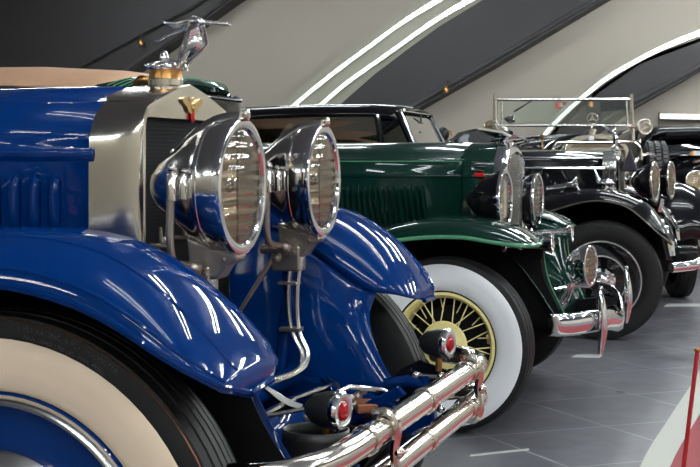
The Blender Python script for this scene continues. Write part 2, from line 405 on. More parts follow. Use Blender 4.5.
wall_poly('trim_10', [(660, 113), (780, 117), (780, 121), (660, 119)], YF-.22, YF-.001, WALL)
# small brass hanging fittings on the beams
for (x, y, lb) in ((141, 42, 'small brass fitting hanging on the dark beam beside the stork mascot'), (446, 89, 'small brass fitting hanging under the dark beam above the green bonnet'), (591, 104, 'tiny brass fitting on the dark beam behind the open tourer windscreen')):
    p = PY(x, y, YF-.58); o = thing('brass_fitting', lb, 'fitting', p)
    MB().lathe([(.0005, .05), (.02, .045), (.045, .0), (.04, -.05), (.0005, -.06)], n=14).build('bell', BRASS, o)
    MB().tube([(0, 0, .04), (0, .0, .12), (0, .10, .14)], .012, 8).build('bracket', DARKL, o)
# red sign on the wall behind the tourer windscreen
p = PY(561.5, 105.5, YF-.27); o = thing('wall_sign', 'small red and white sign on the beige wall behind the tourer windscreen', 'sign', p)
MB().box((0, 0, 0), (.19, .02, .10)).build('board', REDE, o, smooth=False)
MB().box((0, -.012, .012), (.035, .006, .06)).box((0, -.012, -.012), (.075, .006, .022)).build('white_figure', LGREY if False else mat('white_print', (.8, .8, .8)), o, smooth=False)
MB().tube([(0, .02, 0), (0, .26, 0)], .012, 8).build('mount', DARKL, o)

struct(MB().box((XR-.03, (YB+YF)/2, (2.3+ZC)/2), (.058, YF-YB-.02, ZC-2.32)).build('reflection_dark_band', DARKB, smooth=False))  # unseen dark band, added so paintwork reflects a darker upper wall
# ceiling lamps (the showroom tubes that light the cars)
LAMP = mat('tube_light', (.9, .9, .9), .5, emit=(.95, 1, 1), es=66)
def tube_lamp(x, y, L=1.25, rz=0, w=.07):
    o = thing('tube_light', 'white fluorescent batten hanging under the dark ceiling', 'ceiling light', (x, y, ZC-.25), rz, 'ceiling batten lights')
    MB().box((0, 0, .05), (L+.06, w+.05, .06)).build('housing', ALU, o, smooth=False, bev=.01)
    MB().box((0, 0, 0), (L, w, .04)).build('diffuser', LAMP, o, smooth=False)
    MB().tube([(-L*.35, 0, .07), (-L*.35, 0, .24)], .006, 6).tube([(L*.35, 0, .07), (L*.35, 0, .24)], .006, 6).build('hanger', DARKL, o)
for (x, y) in [(x, y) for x in (.4, 4.2, 7.4) for y in (-4.5, -.9, 2.7, 6.3, 9.9, 13.5, 16.8)]+[(-4.5, -5), (-9, -5), (-9, 15.8), (-4.6, 15.8), (-10.5, 5.5), (-4.2, 10.6)]:
    for dy in (-.2, .2):
        tube_lamp(x, y+dy, 2.3, 0, -.02)

# floor markings
def floor_strip(name, pts, z, m, **kw):
    P = []
    for (x, y) in pts:
        d = CH*F/(y-HZ); P.append(UD((x-350)/F*d, d))
    return MB().prism([(p[0], p[1]) for p in P], lambda u, v, w: (u, v, w), -.004, z).build(name, m, smooth=False)
WHITEM = mat('white_floor_marking', (.62, .64, .60), .45)
for q in ([(577, 354.9), (602.5, 354.9), (599.5, 357.9), (572, 357.2)], [(664, 306.6), (668, 303.8), (720, 303.8), (720, 306.6)], [(470, 456.6), (470, 454.9), (529, 448.7), (529, 450.3)]):
    struct(floor_strip('trim_11', q, .002, WHITEM))
# white kerb stripe and red carpet on the right
edge = [(2.75, 9.0), (2.28, 7.9), (1.88, 6.66), (1.404, 5.44), (1.069, 4.57), (.62, 3.2), (.25, 1.7), (.1, -2.0)]
edge = smooth_path(edge, 5)
MR = mat('red_floor_carpet', (.36, .055, .065), .75, var=(3, .08)); MW = mat('cream_border', (.55, .56, .50), .6)
inner = [(u+.10+.035*max(0, min(1, (d-4.5)/3)), d-.03) for u, d in edge]
pa = [UD(*q)[:2] for q in edge]; pb = [UD(*q)[:2] for q in inner]
struct(MB().prism(pa+list(reversed(pb)), lambda u, v, w: (u, v, w), -.004, .003).build('trim_12', MW, smooth=False))
far = [UD(u+1.3, d)[:2] for u, d in inner]
cp = MB().prism(pb+list(reversed(far)), lambda u, v, w: (u, v, w), -.004, .003).build('red_carpet', MR, smooth=False)
tag(cp, 'flat red floor covering beyond the cream border at the bottom right', 'carpet')

# thin red barrier rod at the right edge
d0 = 4.1
top = Vector(UD((697.5-350)/F*d0, d0, CH-(352-HZ)/F*d0)); botz = .03
bot = Vector(UD((680-350)/F*d0, d0, botz)); 
o = thing('barrier_rod', 'thin slanting red metal rod standing at the far right edge', 'barrier', (bot.x, bot.y, .0035))
ROD = MB().tube([(0, 0, .02), tuple(top-bot+Vector((0, 0, .03)))], [.0075, .0075], 10).build('rod', RED_PAINT, o)
MB().lathe([(.0005, 0), (.10, 0), (.10, .012), (.02, .022), (.012, .045), (.0005, .045)], n=28).build('base', RED_PAINT, o)
MB().ball(tuple(top-bot+Vector((0, 0, .034))), .011, 12, sc=(1.2, 1.2, .7)).build('cap', BRASS, o)
#@@CARS@@
# ================================================================== BLUE CAR
BX, BY = -1.177, 2.66
blue = thing('vintage_car', 'royal blue vintage car nearest the camera, with cream whitewall and stork mascot', 'car', (BX, BY, 0), group=None)
B = lambda px, py, Y: lx(PY(px, py, Y), BX, BY)
# wheels
def blue_wheel(loc, rz, text=False):
    w = MB().lathe([(.301, .052), (.299, .060), (.292, .064), (.277, .060), (.275, .052), (.205, .050), (.205, -.02), (.295, -.05)], axis=(0, -1, 0), n=72).build('wheel', BLUE, blue, loc=loc, rot=(0, 0, rz), ang=25)
    MB().lathe([(.2975, .060), (.293, .070), (.287, .074), (.281, .071), (.2765, .062)], axis=(0, -1, 0), n=72).build('trim_ring', ALU, w)
    MB().lathe([(.206, .052), (.203, .066), (.19, .080), (.15, .098), (.09, .106), (.05, .108), (.048, .125), (.03, .132), (.0005, .134)], axis=(0, -1, 0), n=64).build('hubcap', ALU, w, ang=25)
    t = make_tyre(w, .44, .297, .142, (.302, .396), CREAM)
    MB().lathe([(.4275, .0635), (.4285, .0655), (.4295, .0625)], axis=(0, -1, 0), n=72).build('pinstripe', COPPER, t)
    if text:
        text_ring(t, '6 PLY RATING  4 PLY  POLYESTER', .4135, .0135, math.radians(84), .0668, LETT, 'lettering')
        text_ring(t, 'MAX. LOAD 1700 LBS.  MAX. PRESS.', .4, .0105, math.radians(82), .0688, LETT, 'lettering')
    MB().lathe([(.0005, .04), (.19, .04), (.19, -.05), (.0005, -.06)], axis=(0, -1, 0), n=40).build('brake_drum', DARK, w)
    return w
blue_wheel((0, -.712, .44), 0, True); blue_wheel((0, .712, .44), PI)
blue_wheel((-3.4, -.712, .44), 0); blue_wheel((-3.4, .712, .44), PI)
FT = [(-1.7, .36, .34, .35), (-1.35, .45, .42, .43), (-1.0, .62, .56, .60), (-.7, .80, .72, .78), (-.5, .91, .83, .88), (-.3, .985, .905, .94), (-.1, 1.012, .945, .955), (.06, 1.016, .943, .955),
      (.17, 1.002, .923, .90), (.242, .973, .898, .85), (.329, .912, .852, .797), (.385, .850, .816, .787), (.42, .802, .786, .776), (.444, .760, .756, .757)]
for sd in (-1, 1):
    fender(blue, 'fender', FT, .865, .66, .46, BLUE, sd, ribs=(2, 8), bead_r=.006)
    apron(blue, 'fender_apron', -.9, [(.797, .35), (.74, .337), (.68, .352), (.62, .38), (.55, .425)], .462, .40, [BLUE, DARK] if False else (BLUE if sd > 0 else BLUE), sd, ztop=lambda x: interp([(a, d) for a, b_, c, d in FT], x)[0] if x < .34 else .797)
# dark liner on the wheel-well face of the near apron
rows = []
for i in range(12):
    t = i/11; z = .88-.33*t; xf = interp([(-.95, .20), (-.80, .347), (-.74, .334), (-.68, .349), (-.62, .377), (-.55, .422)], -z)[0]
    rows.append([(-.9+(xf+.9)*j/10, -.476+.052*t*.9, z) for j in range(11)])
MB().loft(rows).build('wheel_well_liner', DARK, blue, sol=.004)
# rear fenders
RT = [(-.62+0, .40, .38, .39), (-.5, .62, .52, .56), (-.3, .86, .78, .80), (-.1, .97, .90, .92), (.1, .98, .90, .92), (.3, .90, .80, .84), (.48, .66, .58, .62), (.56, .48, .44, .46)]
for sd in (-1, 1):
    f = fender(blue, 'rear_fender', RT, .865, .66, .46, BLUE, sd); f.location = (-3.4, 0, 0)
    MB().box((-2.35, sd*.68, .33), (1.45, .34, .03)).build('running_board', BLACK, blue, bev=.008, smooth=False)
# hood: half sections bottom -> top centre
def half_loft(name, secs, m, par, **kw):
    rows = []
    for x, pts in secs:
        rows.append([(x, -y, z) for y, z in pts]+[(x, y, z) for y, z in reversed(pts[:-1])])
    return MB().loft(rows).build(name, m, par, **kw)
def lerp(a, b, t): return [(p[0]+(q[0]-p[0])*t, p[1]+(q[1]-p[1])*t) for p, q in zip(a, b)]
HB = [(.30, .60), (.30, 1.135), (.304, 1.14), (.308, 1.147), (.308, 1.157), (.303, 1.163), (.295, 1.168), (.294, 1.19), (.282, 1.215), (.262, 1.238), (.235, 1.256), (.222, 1.262), (.218, 1.2665), (.212, 1.2655), (.16, 1.284), (.09, 1.300), (0, 1.310)]
HB = [(y*.9, z) for y, z in HB]
HR = [(y*1.45, z if z < .7 else z+.006) for y, z in HB]
secs = [(-.078, HB), (-.4, lerp(HB, HR, .25)), (-.8, lerp(HB, HR, .62)), (-1.25, HR)]
hood = half_loft('hood', secs, BLUE, blue, ang=22, sol=.003)
half_loft('cowl', [(-1.26, HR), (-1.7, [(y*1.22, z+.03) for y, z in HR])], BLUE, blue, ang=22)
LV = MB()
for k in range(11):
    x = -.165-k*.0455; yy = -(.2725+(.122*(-x-.088)/1.16)*1.0)
    prof = []
    for i in range(9):
        t = i/8; z = .985+.125*t; hgt = .018*math.sin(PI*min(1, t*1.0))**.35
        w = .0125 if t < .85 else .0125*math.cos((t-.85)/.15*PI/2)+.001
        prof.append([(x-w, yy+.002, z), (x-w*.5, yy-hgt*.85, z), (x+w*.15, yy-hgt, z), (x+w*.8, yy-hgt*.55, z), (x+w, yy+.002, z)])
    m_ = MB(); m_.loft(prof)
    m_.build('louver', BLUE, hood, sol=.001)
# body tub, windscreen, folded top (mostly outside the frame)
bs = [(.56, .52), (.60, .80), (.60, 1.10), (.57, 1.22), (.54, 1.27)]
rows = []
for x, k, dz in ((-1.7, .90, 0), (-2.1, 1.05, -.02), (-2.7, 1.15, -.02), (-3.3, 1.12, 0), (-3.9, .95, .02)):
    rows.append([(x, -y*k, z+(dz if z > 1 else 0)) for y, z in bs]+[(x, y*k, z+(dz if z > 1 else 0)) for y, z in reversed(bs)])
MB().loft(rows, caps=True).build('body', BLUE, blue, sol=.01, ang=40)
MB().tube([(-1.72, -.56, 1.28), (-1.82, -.56, 1.62), (-1.82, .56, 1.62), (-1.72, .56, 1.28)], .015, 10).build('windscreen_frame', NICKEL, blue)
MB().box((-1.77, 0, 1.45), (.006, 1.1, .33), rot=Matrix.Rotation(-.28, 3, 'Y')).build('windscreen', GLASS, blue, smooth=False)
MB().box((-2.9, 0, 1.0), (.55, 1.1, .16)).box((-3.25, 0, 1.2), (.16, 1.1, .5)).build('seat', LEATHER, blue, bev=.05, smooth=False)

# radiator shell
FRo = [(.25, .60), (.25, 1.0), (.25, 1.10), (.25, 1.14), (.25, 1.17), (.25, 1.195), (.250, 1.215), (.2485, 1.23), (.243, 1.242), (.233, 1.252), (.222, 1.258), (.215, 1.260), (.205, 1.263), (.19, 1.267), (.14, 1.281), (.08, 1.297), (0, 1.313)]
BKo = [(.302, .60), (.302, 1.0), (.302, 1.10), (.302, 1.14), (.301, 1.165), (.299, 1.185), (.292, 1.205), (.280, 1.222), (.264, 1.240), (.240, 1.256), (.226, 1.264), (.218, 1.2685), (.212, 1.270), (.19, 1.279), (.16, 1.287), (.09, 1.303), (0, 1.314)]
BKo = [(y*.905 if y > .2 else y, z) for y, z in BKo]
INo = [(y*.955, z if z < 1.05 else (z-.0 if z < 1.15 else min(z-.012, 1.232))) for y, z in FRo]
secs = [(-.090, BKo), (-.04, lerp(BKo, FRo, .12)), (0, lerp(BKo, FRo, .3)), (.018, lerp(BKo, FRo, .65)), (.0255, lerp(BKo, FRo, .9)), (.0268, FRo), (.027, lerp(FRo, INo, .08)), (.027, INo), (.010, INo)]
half_loft('radiator_shell', secs, NICKEL, blue, ang=30)
cpoly = [(-y, z) for y, z in INo]+[(y, z) for y, z in reversed(INo[:-1])]
MB().prism(cpoly, lambda u, v, w: (w, u, v), -.05, .012).build('radiator_core', CORE, blue, smooth=False)
MB().box((.012, 0, .6), (.05, .5, .04)).build('radiator_base', BLUEC, blue, bev=.01, smooth=False)
# badge: winged bird with a red drop
def YX(px, py, X):
    a = (px-350)/F; Y = X*(a*sn+cs)/(a*cs-sn); d = Y/(a*sn+cs); return (X-BX, Y-BY, CH-(py-HZ)/F*d)
bd = MB()
wing = [(0, 1.262), (.018, 1.271), (.03, 1.277), (.046, 1.282), (.060, 1.277), (.054, 1.269), (.045, 1.265), (.034, 1.261), (.026, 1.251), (.012, 1.245), (0, 1.245)]
for sg in (-1, 1):
    bd.prism([(sg*u, v) for u, v in wing], lambda u, v, w: (w, u, v), .026, .033)
bd.ball((.032, 0, 1.262), .008, 10, sc=(.7, .8, 2.0)); bd.ball((.032, 0, 1.280), .004, 8, sc=(.7, 1, 1.5))
badge = bd.build('badge', GOLD, blue, label='gilt winged badge')
MB().ball((.032, 0, 1.238), .010, 12, sc=(.5, .8, 1.3)).build('enamel_drop', REDE, badge, label='red enamel centre')
MB().box((.0375, 0, 1.2385), (.002, .003, .010)).box((.0375, 0, 1.2385), (.002, .007, .003)).build('enamel_mark', ALU, badge)
# filler cap
cx = -.036
cap = MB().lathe([(.0395, 1.262), (.0395, 1.31), (.0385, 1.3105), (.0405, 1.312), (.0405, 1.326), (.039, 1.3275)], o=(cx, 0, 0), n=40).build('filler_neck', NICKEL, blue, ang=14)
MB().lathe([(.039, 1.327), (.0385, 1.329), (.0385, 1.3485), (.036, 1.349)], o=(cx, 0, 0), n=40).build('brass_band', BRASS, cap, ang=14)
c2 = MB().lathe([(.0405, 1.348), (.0425, 1.351), (.0425, 1.357), (.040, 1.363), (.020, 1.368), (.012, 1.370), (.0005, 1.370)], o=(cx, 0, 0), n=40, )
for k in range(10):
    a = 2*PI*k/10; c2.ball((cx+.0415*math.cos(a), .0415*math.sin(a), 1.357), .0075, 8)
c2.lathe([(.010, 1.366), (.012, 1.374), (.010, 1.38), (.0095, 1.385), (.006, 1.392), (.0005, 1.395)], o=(cx-.004, 0, 0), n=16)
c2.tube([(cx+.01, 0, 1.362), (cx+.045, 0, 1.358), (cx+.052, 0, 1.352)], [.012, .010, .006], 10)
c2.build('filler_cap', CHROME, cap, ang=50)
# stork mascot, wings down, flying forward
S = lambda px, py, dy=0: B(px, py, BY+dy)
st = MB()
st.tube(smooth_path([S(186, 23.5), S(190, 22.5), S(195, 22), S(200, 22), S(205, 22.3), S(214, 23), S(222, 24), S(226, 24.4)], 3), [.004, .006, .0085, .0105, .012, .0125, .0125, .012, .0115, .0105, .009, .0075, .006, .005, .0045, .004, .0038, .0036, .0038, .0042, .004, .0035][:22], 12)
st.tube([S(190, 23), S(193, 30), S(192, 40)], [.009, .012, .006], 10); st.ball(S(225.5, 23.9), .0052, 10, sc=(1.5, .9, .9))
st.tube([S(227, 24.2), S(232.5, 25.4)], [.003, .0006], 8)
stork = st.build('stork_mascot', BIRD, blue, ang=60, label='chrome flying stork mascot')
# tail and swept-back wing tips
tl = MB()
def sheet(pts_a, pts_b, th=.002):
    return [pts_a, pts_b]
A = smooth_path([S(198, 19.5, -.012), S(186, 20, -.012), S(174, 22.5, -.018), S(161.5, 21, -.02)], 4)
Bq = smooth_path([S(197, 23, .0), S(188, 24, .0), S(178, 27, -.008), S(166, 25, -.014)], 4)
Bq2 = smooth_path([S(197, 26, .006), S(188, 26, .006), S(176, 28.5, -.004), S(171.5, 27.5, -.008)], 4)
tl.loft([A, Bq, Bq2]); tl.build('tail', BIRD, stork, ang=60, sol=.0035)
MB().tube(smooth_path([S(190, 26.5), S(183, 29.5), S(174, 32.5), S(166, 36), S(159, 40.8), S(155, 41.5)], 3), [.003]*10+[.0022]*6, 8).build('legs', BIRD, stork)
def wing_rows(out):     # out: list of (front px, rear px) pairs down the wing
    rows = []
    for (a, b_, dy) in out:
        rows.append([S(a[0]+(b_[0]-a[0])*(k/6), a[1]+(b_[1]-a[1])*(k/6), dy+.010*math.sin(PI*k/6)*(1 if dy > 0 else -1)) for k in range(7)])
    return rows
nw = [((199, 21), (187, 23), -.010), ((199.5, 30), (186, 30), -.024), ((200.5, 37), (184.5, 38), -.032), ((202.5, 43), (181, 46), -.034), ((199, 50), (179, 53), -.030), ((191, 58), (178, 60), -.022), ((184, 65.5), (178.2, 66), -.012)]
fw = [((203, 21.5), (199, 23), .012), ((205, 28), (201.5, 30), .026), ((206.5, 35), (203.5, 37), .034), ((208.5, 44), (204.5, 45), .036), ((203, 51), (198, 51), .030), ((194, 59), (189, 59), .022), ((187.5, 66), (183, 66), .008)]
MB().loft(wing_rows(nw)).build('wing', BIRD, stork, ang=70, sol=.003)
MB().loft(wing_rows(fw)).build('wing', BIRD, stork, ang=70, sol=.003)
fe = MB()
for k in range(12):
    t = k/11; r0 = (199-8*t, 31+29*t); r1 = (184.5-6.2*t, 36+29*t)
    a_ = Vector(S(r0[0]+.5, r0[1]-4, -.040+.012*t)); c_ = Vector(S(r1[0]-.3, r1[1]+1, -.040+.018*t)); mid = (a_+c_)/2+Vector((0, -.009, .0015))
    fe.tube([a_, mid, c_], [.0016, .0027, .0018], 8)
fe.build('feathers', BIRD, stork)
MB().tube([S(184, 65, -.006), S(186.5, 69, 0), S(180, 69.5, 0)], .004, 8).ball(S(186.5, 67.5, 0), .0055, 8).build('mascot_foot', CHROME2, stork)

# big chrome headlights
HP = [(-1.43, .001), (-1.42, .10), (-1.36, .24), (-1.20, .42), (-.95, .60), (-.72, .77), (-.5, .90), (-.36, .965), (-.345, .99), (-.30, .995), (-.29, .985), (-.12, 1.02), (-.02, 1.01)]
for (nm, px, py, Y) in (('near', 242, 187, 2.375), ('far', 324, 179, 2.955)):
    c = lx(PY(px, py, Y), BX, BY); c = (.256 if nm == 'near' else .249, c[1], 1.086)
    h = headlight(blue, c, .1345, HP, [CHROME2], n=56)
    # top ridge with a knob
    rows = []
    for i in range(9):
        t = i/8; x = -.145+.15*t; rr = interp([(xx, r_) for xx, r_ in HP], x/.1345)[0]*.1345
        w = .006+.012*math.sin(PI*(.25+.6*t)); top_ = rr+.004+.012*math.sin(PI*min(1, t*1.15+.05)/1.6)
        rows.append([(x, -w, rr-.01), (x, -w, rr+.004), (x, -w*.5, top_), (x, w*.5, top_), (x, w, rr+.004), (x, w, rr-.01)])
    MB().loft(rows, caps=True).build('top_ridge', CHROME2, h, ang=60)
    MB().ball((.017, 0, .146), .011, 12, sc=(.8, .9, 1.2)).build('rim_catch', NICKEL, h)
    # side pivot barrels
    pv = MB(); 
    for (dx, r_, l_) in ((-.095, .0125, .052), (-.068, .010, .046), (-.05, .008, .04)):
        pv.lathe([(.0005, l_/2+.006), (r_*.7, l_/2+.003), (r_, l_/2-.003), (r_, -l_/2), (.0005, -l_/2-.002)], o=(dx, -.114-.012*(dx+.095)/.05, .0), n=16)
    pv.ball((-.095, -.114, .037), .010, 10)
    pv.tube([(-.095, -.114, 0), (-.08, -.10, 0), (-.07, -.07, 0)], .012, 8)
    pv.build('side_pivot', CHROME2, h)
    MB().tube(smooth_path([(-.098, -.116, -.02), (-.100, -.116, -.085), (-.100, -.113, -.125), (-.098, -.10, -.150), (-.085, -.07, -.158), (-.07, -.04, -.158)], 4), .0085, 10).build('support_arm', STEEL, h)
    # bracket cradle below
    cr = MB(); 
    cr.prism([(-.105, -.105), (-.03, -.13), (.008, -.137), (.005, -.150), (-.015, -.160), (-.035, -.19), (-.095, -.19), (-.10, -.15)], lambda u, v, w: (u, w, v), -.028, .028)
    cr.build('cradle', STEEL, h, bev=.006, smooth=False)
    kn = MB(); kn.ball((-.075, -.052, -.165), .017, 12); kn.tube([(-.075, -.05, -.165), (-.12, -.052, -.17)], [.012, .012], 10); kn.ball((-.125, -.052, -.17), .013, 10, sc=(1.3, 1, 1)); kn.tube([(-.06, .0, -.18), (-.06, -.045, -.18)], .007, 8); MB().ball((-.02, -.03, -.148), .005, 8).build('rivet', STEEL, h)
    kn.build('clamp_bolt', STEEL, h)
    y = c[1]
    MB().tube([(.168, y, .91), (.163, y, .80), (.145, y, .64), (.13, y, .55)], [.016, .015, .015, .017], 12).build('lamp_post', BLUEC, blue)
    MB().box((.168, y-.005, .892), (.075, .05, .065)).build('post_bracket', STEEL, blue, bev=.006, smooth=False)
    MB().tube([(.14, y-.03, .90), (.03, y-.055, .72)], .006, 8).build('brace_rod', STEEL, blue)
    MB().ball((.145, y-.035, .895), .014, 10).build('brace_bolt', STEEL, blue)
    # conduits
    for k, dx in enumerate((0, .018)):
        MB().tube(smooth_path([(.195+dx, y-.01, .925), (.176+dx*1.3, y-.02, .86), (.172+dx*1.2, y-.02, .78), (.182+dx, y-.02, .71), (.212+dx*.8, y-.03, .655), (.208+dx*.4, y-.06, .620), (.15, y-.11-dx, .600-dx*.4), (.08, y-.15, .575)], 6), .0062, 8).build('conduit', ALU, blue)
    MB().box((.178, y-.015, .715), (.055, .034, .010)).box((.172, y-.015, .83), (.05, .034, .008)).build('conduit_clip', STEEL, blue, bev=.002)
# little chrome wing nuts in front of the radiator
for (x, y, z) in ((.05, -.20, .965), (.06, -.10, .975)):
    wn = MB(); wn.ball((x, y, z), .009, 8); wn.tube([(x, y-.012, z-.004), (x, y-.016, z+.03)], [.005, .003], 6); wn.tube([(x, y+.012, z-.004), (x, y+.014, z+.034)], [.005, .003], 6)
    wn.tube([(x-.03, y, z-.012), (x+.02, y, z-.012)], .007, 8)
    wn.build('wing_nut', STEEL, blue)

# chassis between the front fenders
for sd in (-1, 1):
    pth = smooth_path([(-2.5, sd*.38, .52), (-1.2, sd*.38, .53), (-.2, sd*.37, .56), (.10, sd*.37, .555), (.30, sd*.365, .525), (.44, sd*.36, .49), (.53, sd*.36, .515)], 5)
    rows = [[(p[0], p[1]-.022, p[2]-.038), (p[0], p[1]+.022, p[2]-.038), (p[0], p[1]+.022, p[2]+.038), (p[0], p[1]-.022, p[2]+.038)] for p in pth]
    MB().loft(rows, closed=True, caps=True).build('frame_rail', BLUEC, blue, bev=.006, smooth=False)
    # lug at the end of the horn, with bolts
    lg = MB().tube([(.50, sd*.36, .60), (.515, sd*.36, .49)], [.013, .017], 10)
    lg.tube([(.40, sd*.36, .575), (.46, sd*.36, .585), (.505, sd*.36, .575)], [.014, .015, .014], 10).build('spring_horn', BLUEC, blue)
    for z in (.60, .52):
        bt = MB(); bt.tube([(.478, sd*.36, z), (.545, sd*.36, z)], .006, 8); bt.ball((.478, sd*.36, z), .010, 8); bt.ball((.542, sd*.36, z), .011, 8)
        bt.build('horn_bolt', CHROME2, blue)
    # leaf spring
    sp = MB()
    for k in range(5):
        L_ = .50-.08*k
        sp.loft([[(x, sd*.36-.025, .43-.012*k+.10*(x/.55)**2-.006), (x, sd*.36+.025, .43-.012*k+.10*(x/.55)**2-.006), (x, sd*.36+.025, .43-.012*k+.10*(x/.55)**2+.004), (x, sd*.36-.025, .43-.012*k+.10*(x/.55)**2+.004)] for x in [-L_+L_*2*i/10 for i in range(11)]], closed=True, caps=True)
    sp.build('leaf_spring', BLUEC, blue, smooth=False)
    # shock absorber: pair of bright knuckles on a rod
    sh = MB(); q = Vector((.30, sd*.33-.03, .50)); dr = Vector((.45, -.1, .5)).normalized()
    for k, r_ in enumerate((.017, .0145, .016, .013, .011)):
        sh.ball(tuple(q+dr*.024*k), r_, 10)
    sh.build('shock_link', STEEL, blue)
MB().tube([(0, -.66, .44), (.0, -.45, .40), (.0, -.3, .37), (.0, .3, .37), (.0, .45, .40), (0, .66, .44)], [.03, .03, .028, .028, .03, .03], 12).build('front_axle', BLUEC, blue)
MB().tube([(.14, -.40, .575), (.15, -.2, .585), (.15, .38, .585)], .028, 14).build('cross_tube', BLUEC, blue, ang=50)
MB().tube([(.27, -.27, .60), (.27, .02, .592)], .008, 8).tube([(.26, .02, .59), (.29, .30, .58)], .007, 8).build('tie_rod', CHROME2, blue)
# curved front pan behind the bumper
rows = []
for i in range(17):
    t = i/16; y = -.30+.66*t; x = .20+.16*math.sin(PI*(.10+.8*t))
    rows.append([(x-.02, y, .60-.02*t), (x, y, .605-.03*t), (x+.02, y, .58-.03*t), (x+.03, y, .50-.02*t), (x+.02, y, .44)])
MB().loft(rows).build('front_pan', [BLUEC, DARK], blue, sol=.004)
MB().tube([(r[1][0], r[1][1], r[1][2]+.004) for r in rows], .005, 6).build('pan_gasket', RUBBERB, blue)
for (x, y, z) in ((.33, -.19, .57), (.35, -.12, .585), (.37, -.05, .56), (.38, .02, .58), (.36, .09, .55), (.37, .15, .575), (.33, -.25, .54), (.36, .2, .55)):
    MB().ball((0, 0, 0), .010+.003*random.random(), 8).build('pan_bolt', STEEL, blue, loc=(x, y, z))
cn = MB(); cn.tube(smooth_path([(.17, -.06, .66), (.22, -.05, .635), (.27, -.045, .60), (.31, -.04, .585)], 3), [.007]*5+[.011]*5, 8); cn.ball((.325, -.038, .578), .015, 10)
cn.build('hose_connector', CHROME2, blue)
MB().box((.30, -.16, .56), (.03, .03, .02)).build('rusty_fitting', COPPER, blue, bev=.004, smooth=False)
MB().box((.36, .27, .53), (.09, .04, .04)).build('rusty_fitting', COPPER, blue, bev=.004, smooth=False)
MB().box((.40, .20, .545), (.06, .022, .022), rot=Matrix.Rotation(.5, 3, 'Z')).build('rusty_fitting', COPPER, blue, bev=.004, smooth=False)
MB().tube([(.30, .12, .57), (.36, .17, .60), (.43, .22, .585), (.46, .25, .56)], .006, 8).build('copper_pipe', CHROME2, blue)
MB().prism([(.25, .48), (.47, .60), (.49, .58), (.27, .46)], lambda u, v, w: (u, w, v), .20, .225).build('strut_plate', BLUEC, blue, bev=.004, smooth=False)
MB().box((.10, 0, .47), (.7, .60, .02)).build('undertray', DARK, blue, smooth=False)
MB().box((-.5, 0, .62), (.8, .46, .25)).build('engine', DARK, blue, smooth=False)
# double tube bumper
def bump_path(z):
    pts = [(-.88, 1.96), (-.80, 1.96), (-.73, 1.975), (-.685, 2.02), (-.655, 2.10), (-.636, 2.21), (-.62, 2.45), (-.605, 2.70), (-.59, 2.95), (-.58, 3.14), (-.579, 3.22), (-.60, 3.29), (-.655, 3.345), (-.73, 3.38)]
    return smooth_path([(x-BX, y-BY, z) for x, y in pts], 5)
up = MB().tube(bump_path(.602), .0265, 18).build('bumper_bar', BUMPCR, blue, ang=60)
lo = MB().tube(bump_path(.512), .0265, 18).build('bumper_bar', BUMPCR, blue, ang=60)
bp_ = bump_path(.602)
def at_y(y):
    return min(bp_, key=lambda p: abs(p[1]-y) + (0 if p[0] > .4 else 5))
for yy in (-.345, .03, .40):
    x, y, z = at_y(yy); 
    cl = MB()
    for zz in (.602, .512): cl.lathe([(.0268, -.010), (.031, -.008), (.031, .008), (.0268, .010)], o=(x, y, zz), axis=(.055, 1, 0), n=24)
    cl.build('bumper_collar', NICKEL, blue)
for yy in (-.27, .46):
    x, y, z = at_y(yy)
    lk = MB(); lk.tube(smooth_path([(x-.02, y, .632), (x+.012, y, .636), (x+.030, y, .609), (x+.024, y, .557), (x+.030, y, .505), (x+.012, y, .478), (x-.02, y, .482)], 4), .010, 8); lk.ball((x+.034, y, .557), .012, 8)
    lk.build('bumper_link', NICKEL, blue)
# bumper irons and small red lamps
for (yy, xx) in ((-.36, .48), (.39, .50)):
    if yy < 0: MB().loft([[(xx-.035+.065*math.cos(a), yy+.055*math.sin(a), z) for a in [PI*2*i/28 for i in range(28)]] for z in (.565, .572, .60, .618)], closed=True).build('lamp_tray', RUBBERB, blue, sol=.004)
    if yy < 0: MB().box((xx-.035, yy, .570), (.12, .09, .006)).build('tray_floor', RUBBERB, blue, smooth=False)
    MB().prism([(.34, .48), (.50, .50), (.545, .56), (.545, .60), (.47, .625), (.42, .60), (.36, .53)], lambda u, v, w: (u, w, v), yy+.055, yy+.062).build('bumper_iron', BLACK, blue, smooth=False, bev=.004)
    if yy < 0: MB().tube([(xx-.01, yy, .56), (xx-.01, yy, .63)], .010, 10).build('lamp_stem', BRASS, blue)
for (px, py, Y) in ((338.5, 411, 2.30), (446, 344, 3.06)):
    c = B(px, py, Y)
    h = MB().lathe([(.0005, -.072), (.016, -.068), (.029, -.052), (.036, -.025), (.037, .0)], axis=(1, 0, 0), n=32).build('side_lamp', RUBBERB, blue, loc=c, rot=(0, 0, -.22))
    MB().lathe([(.037, -.006), (.0395, .0), (.0395, .006), (.035, .012), (.024, .013), (.0175, .010)], axis=(1, 0, 0), n=32).build('rim', CHROME, h)
    MB().lathe([(.0185, .008), (.0165, .015), (.010, .019), (.0005, .020)], axis=(1, 0, 0), n=24).build('lens', REDL, h, label='red lens')
    MB().tube([(-.02, 0, -.03), (-.02, 0, -.07)], .009, 8).build('foot', BRASS, h)

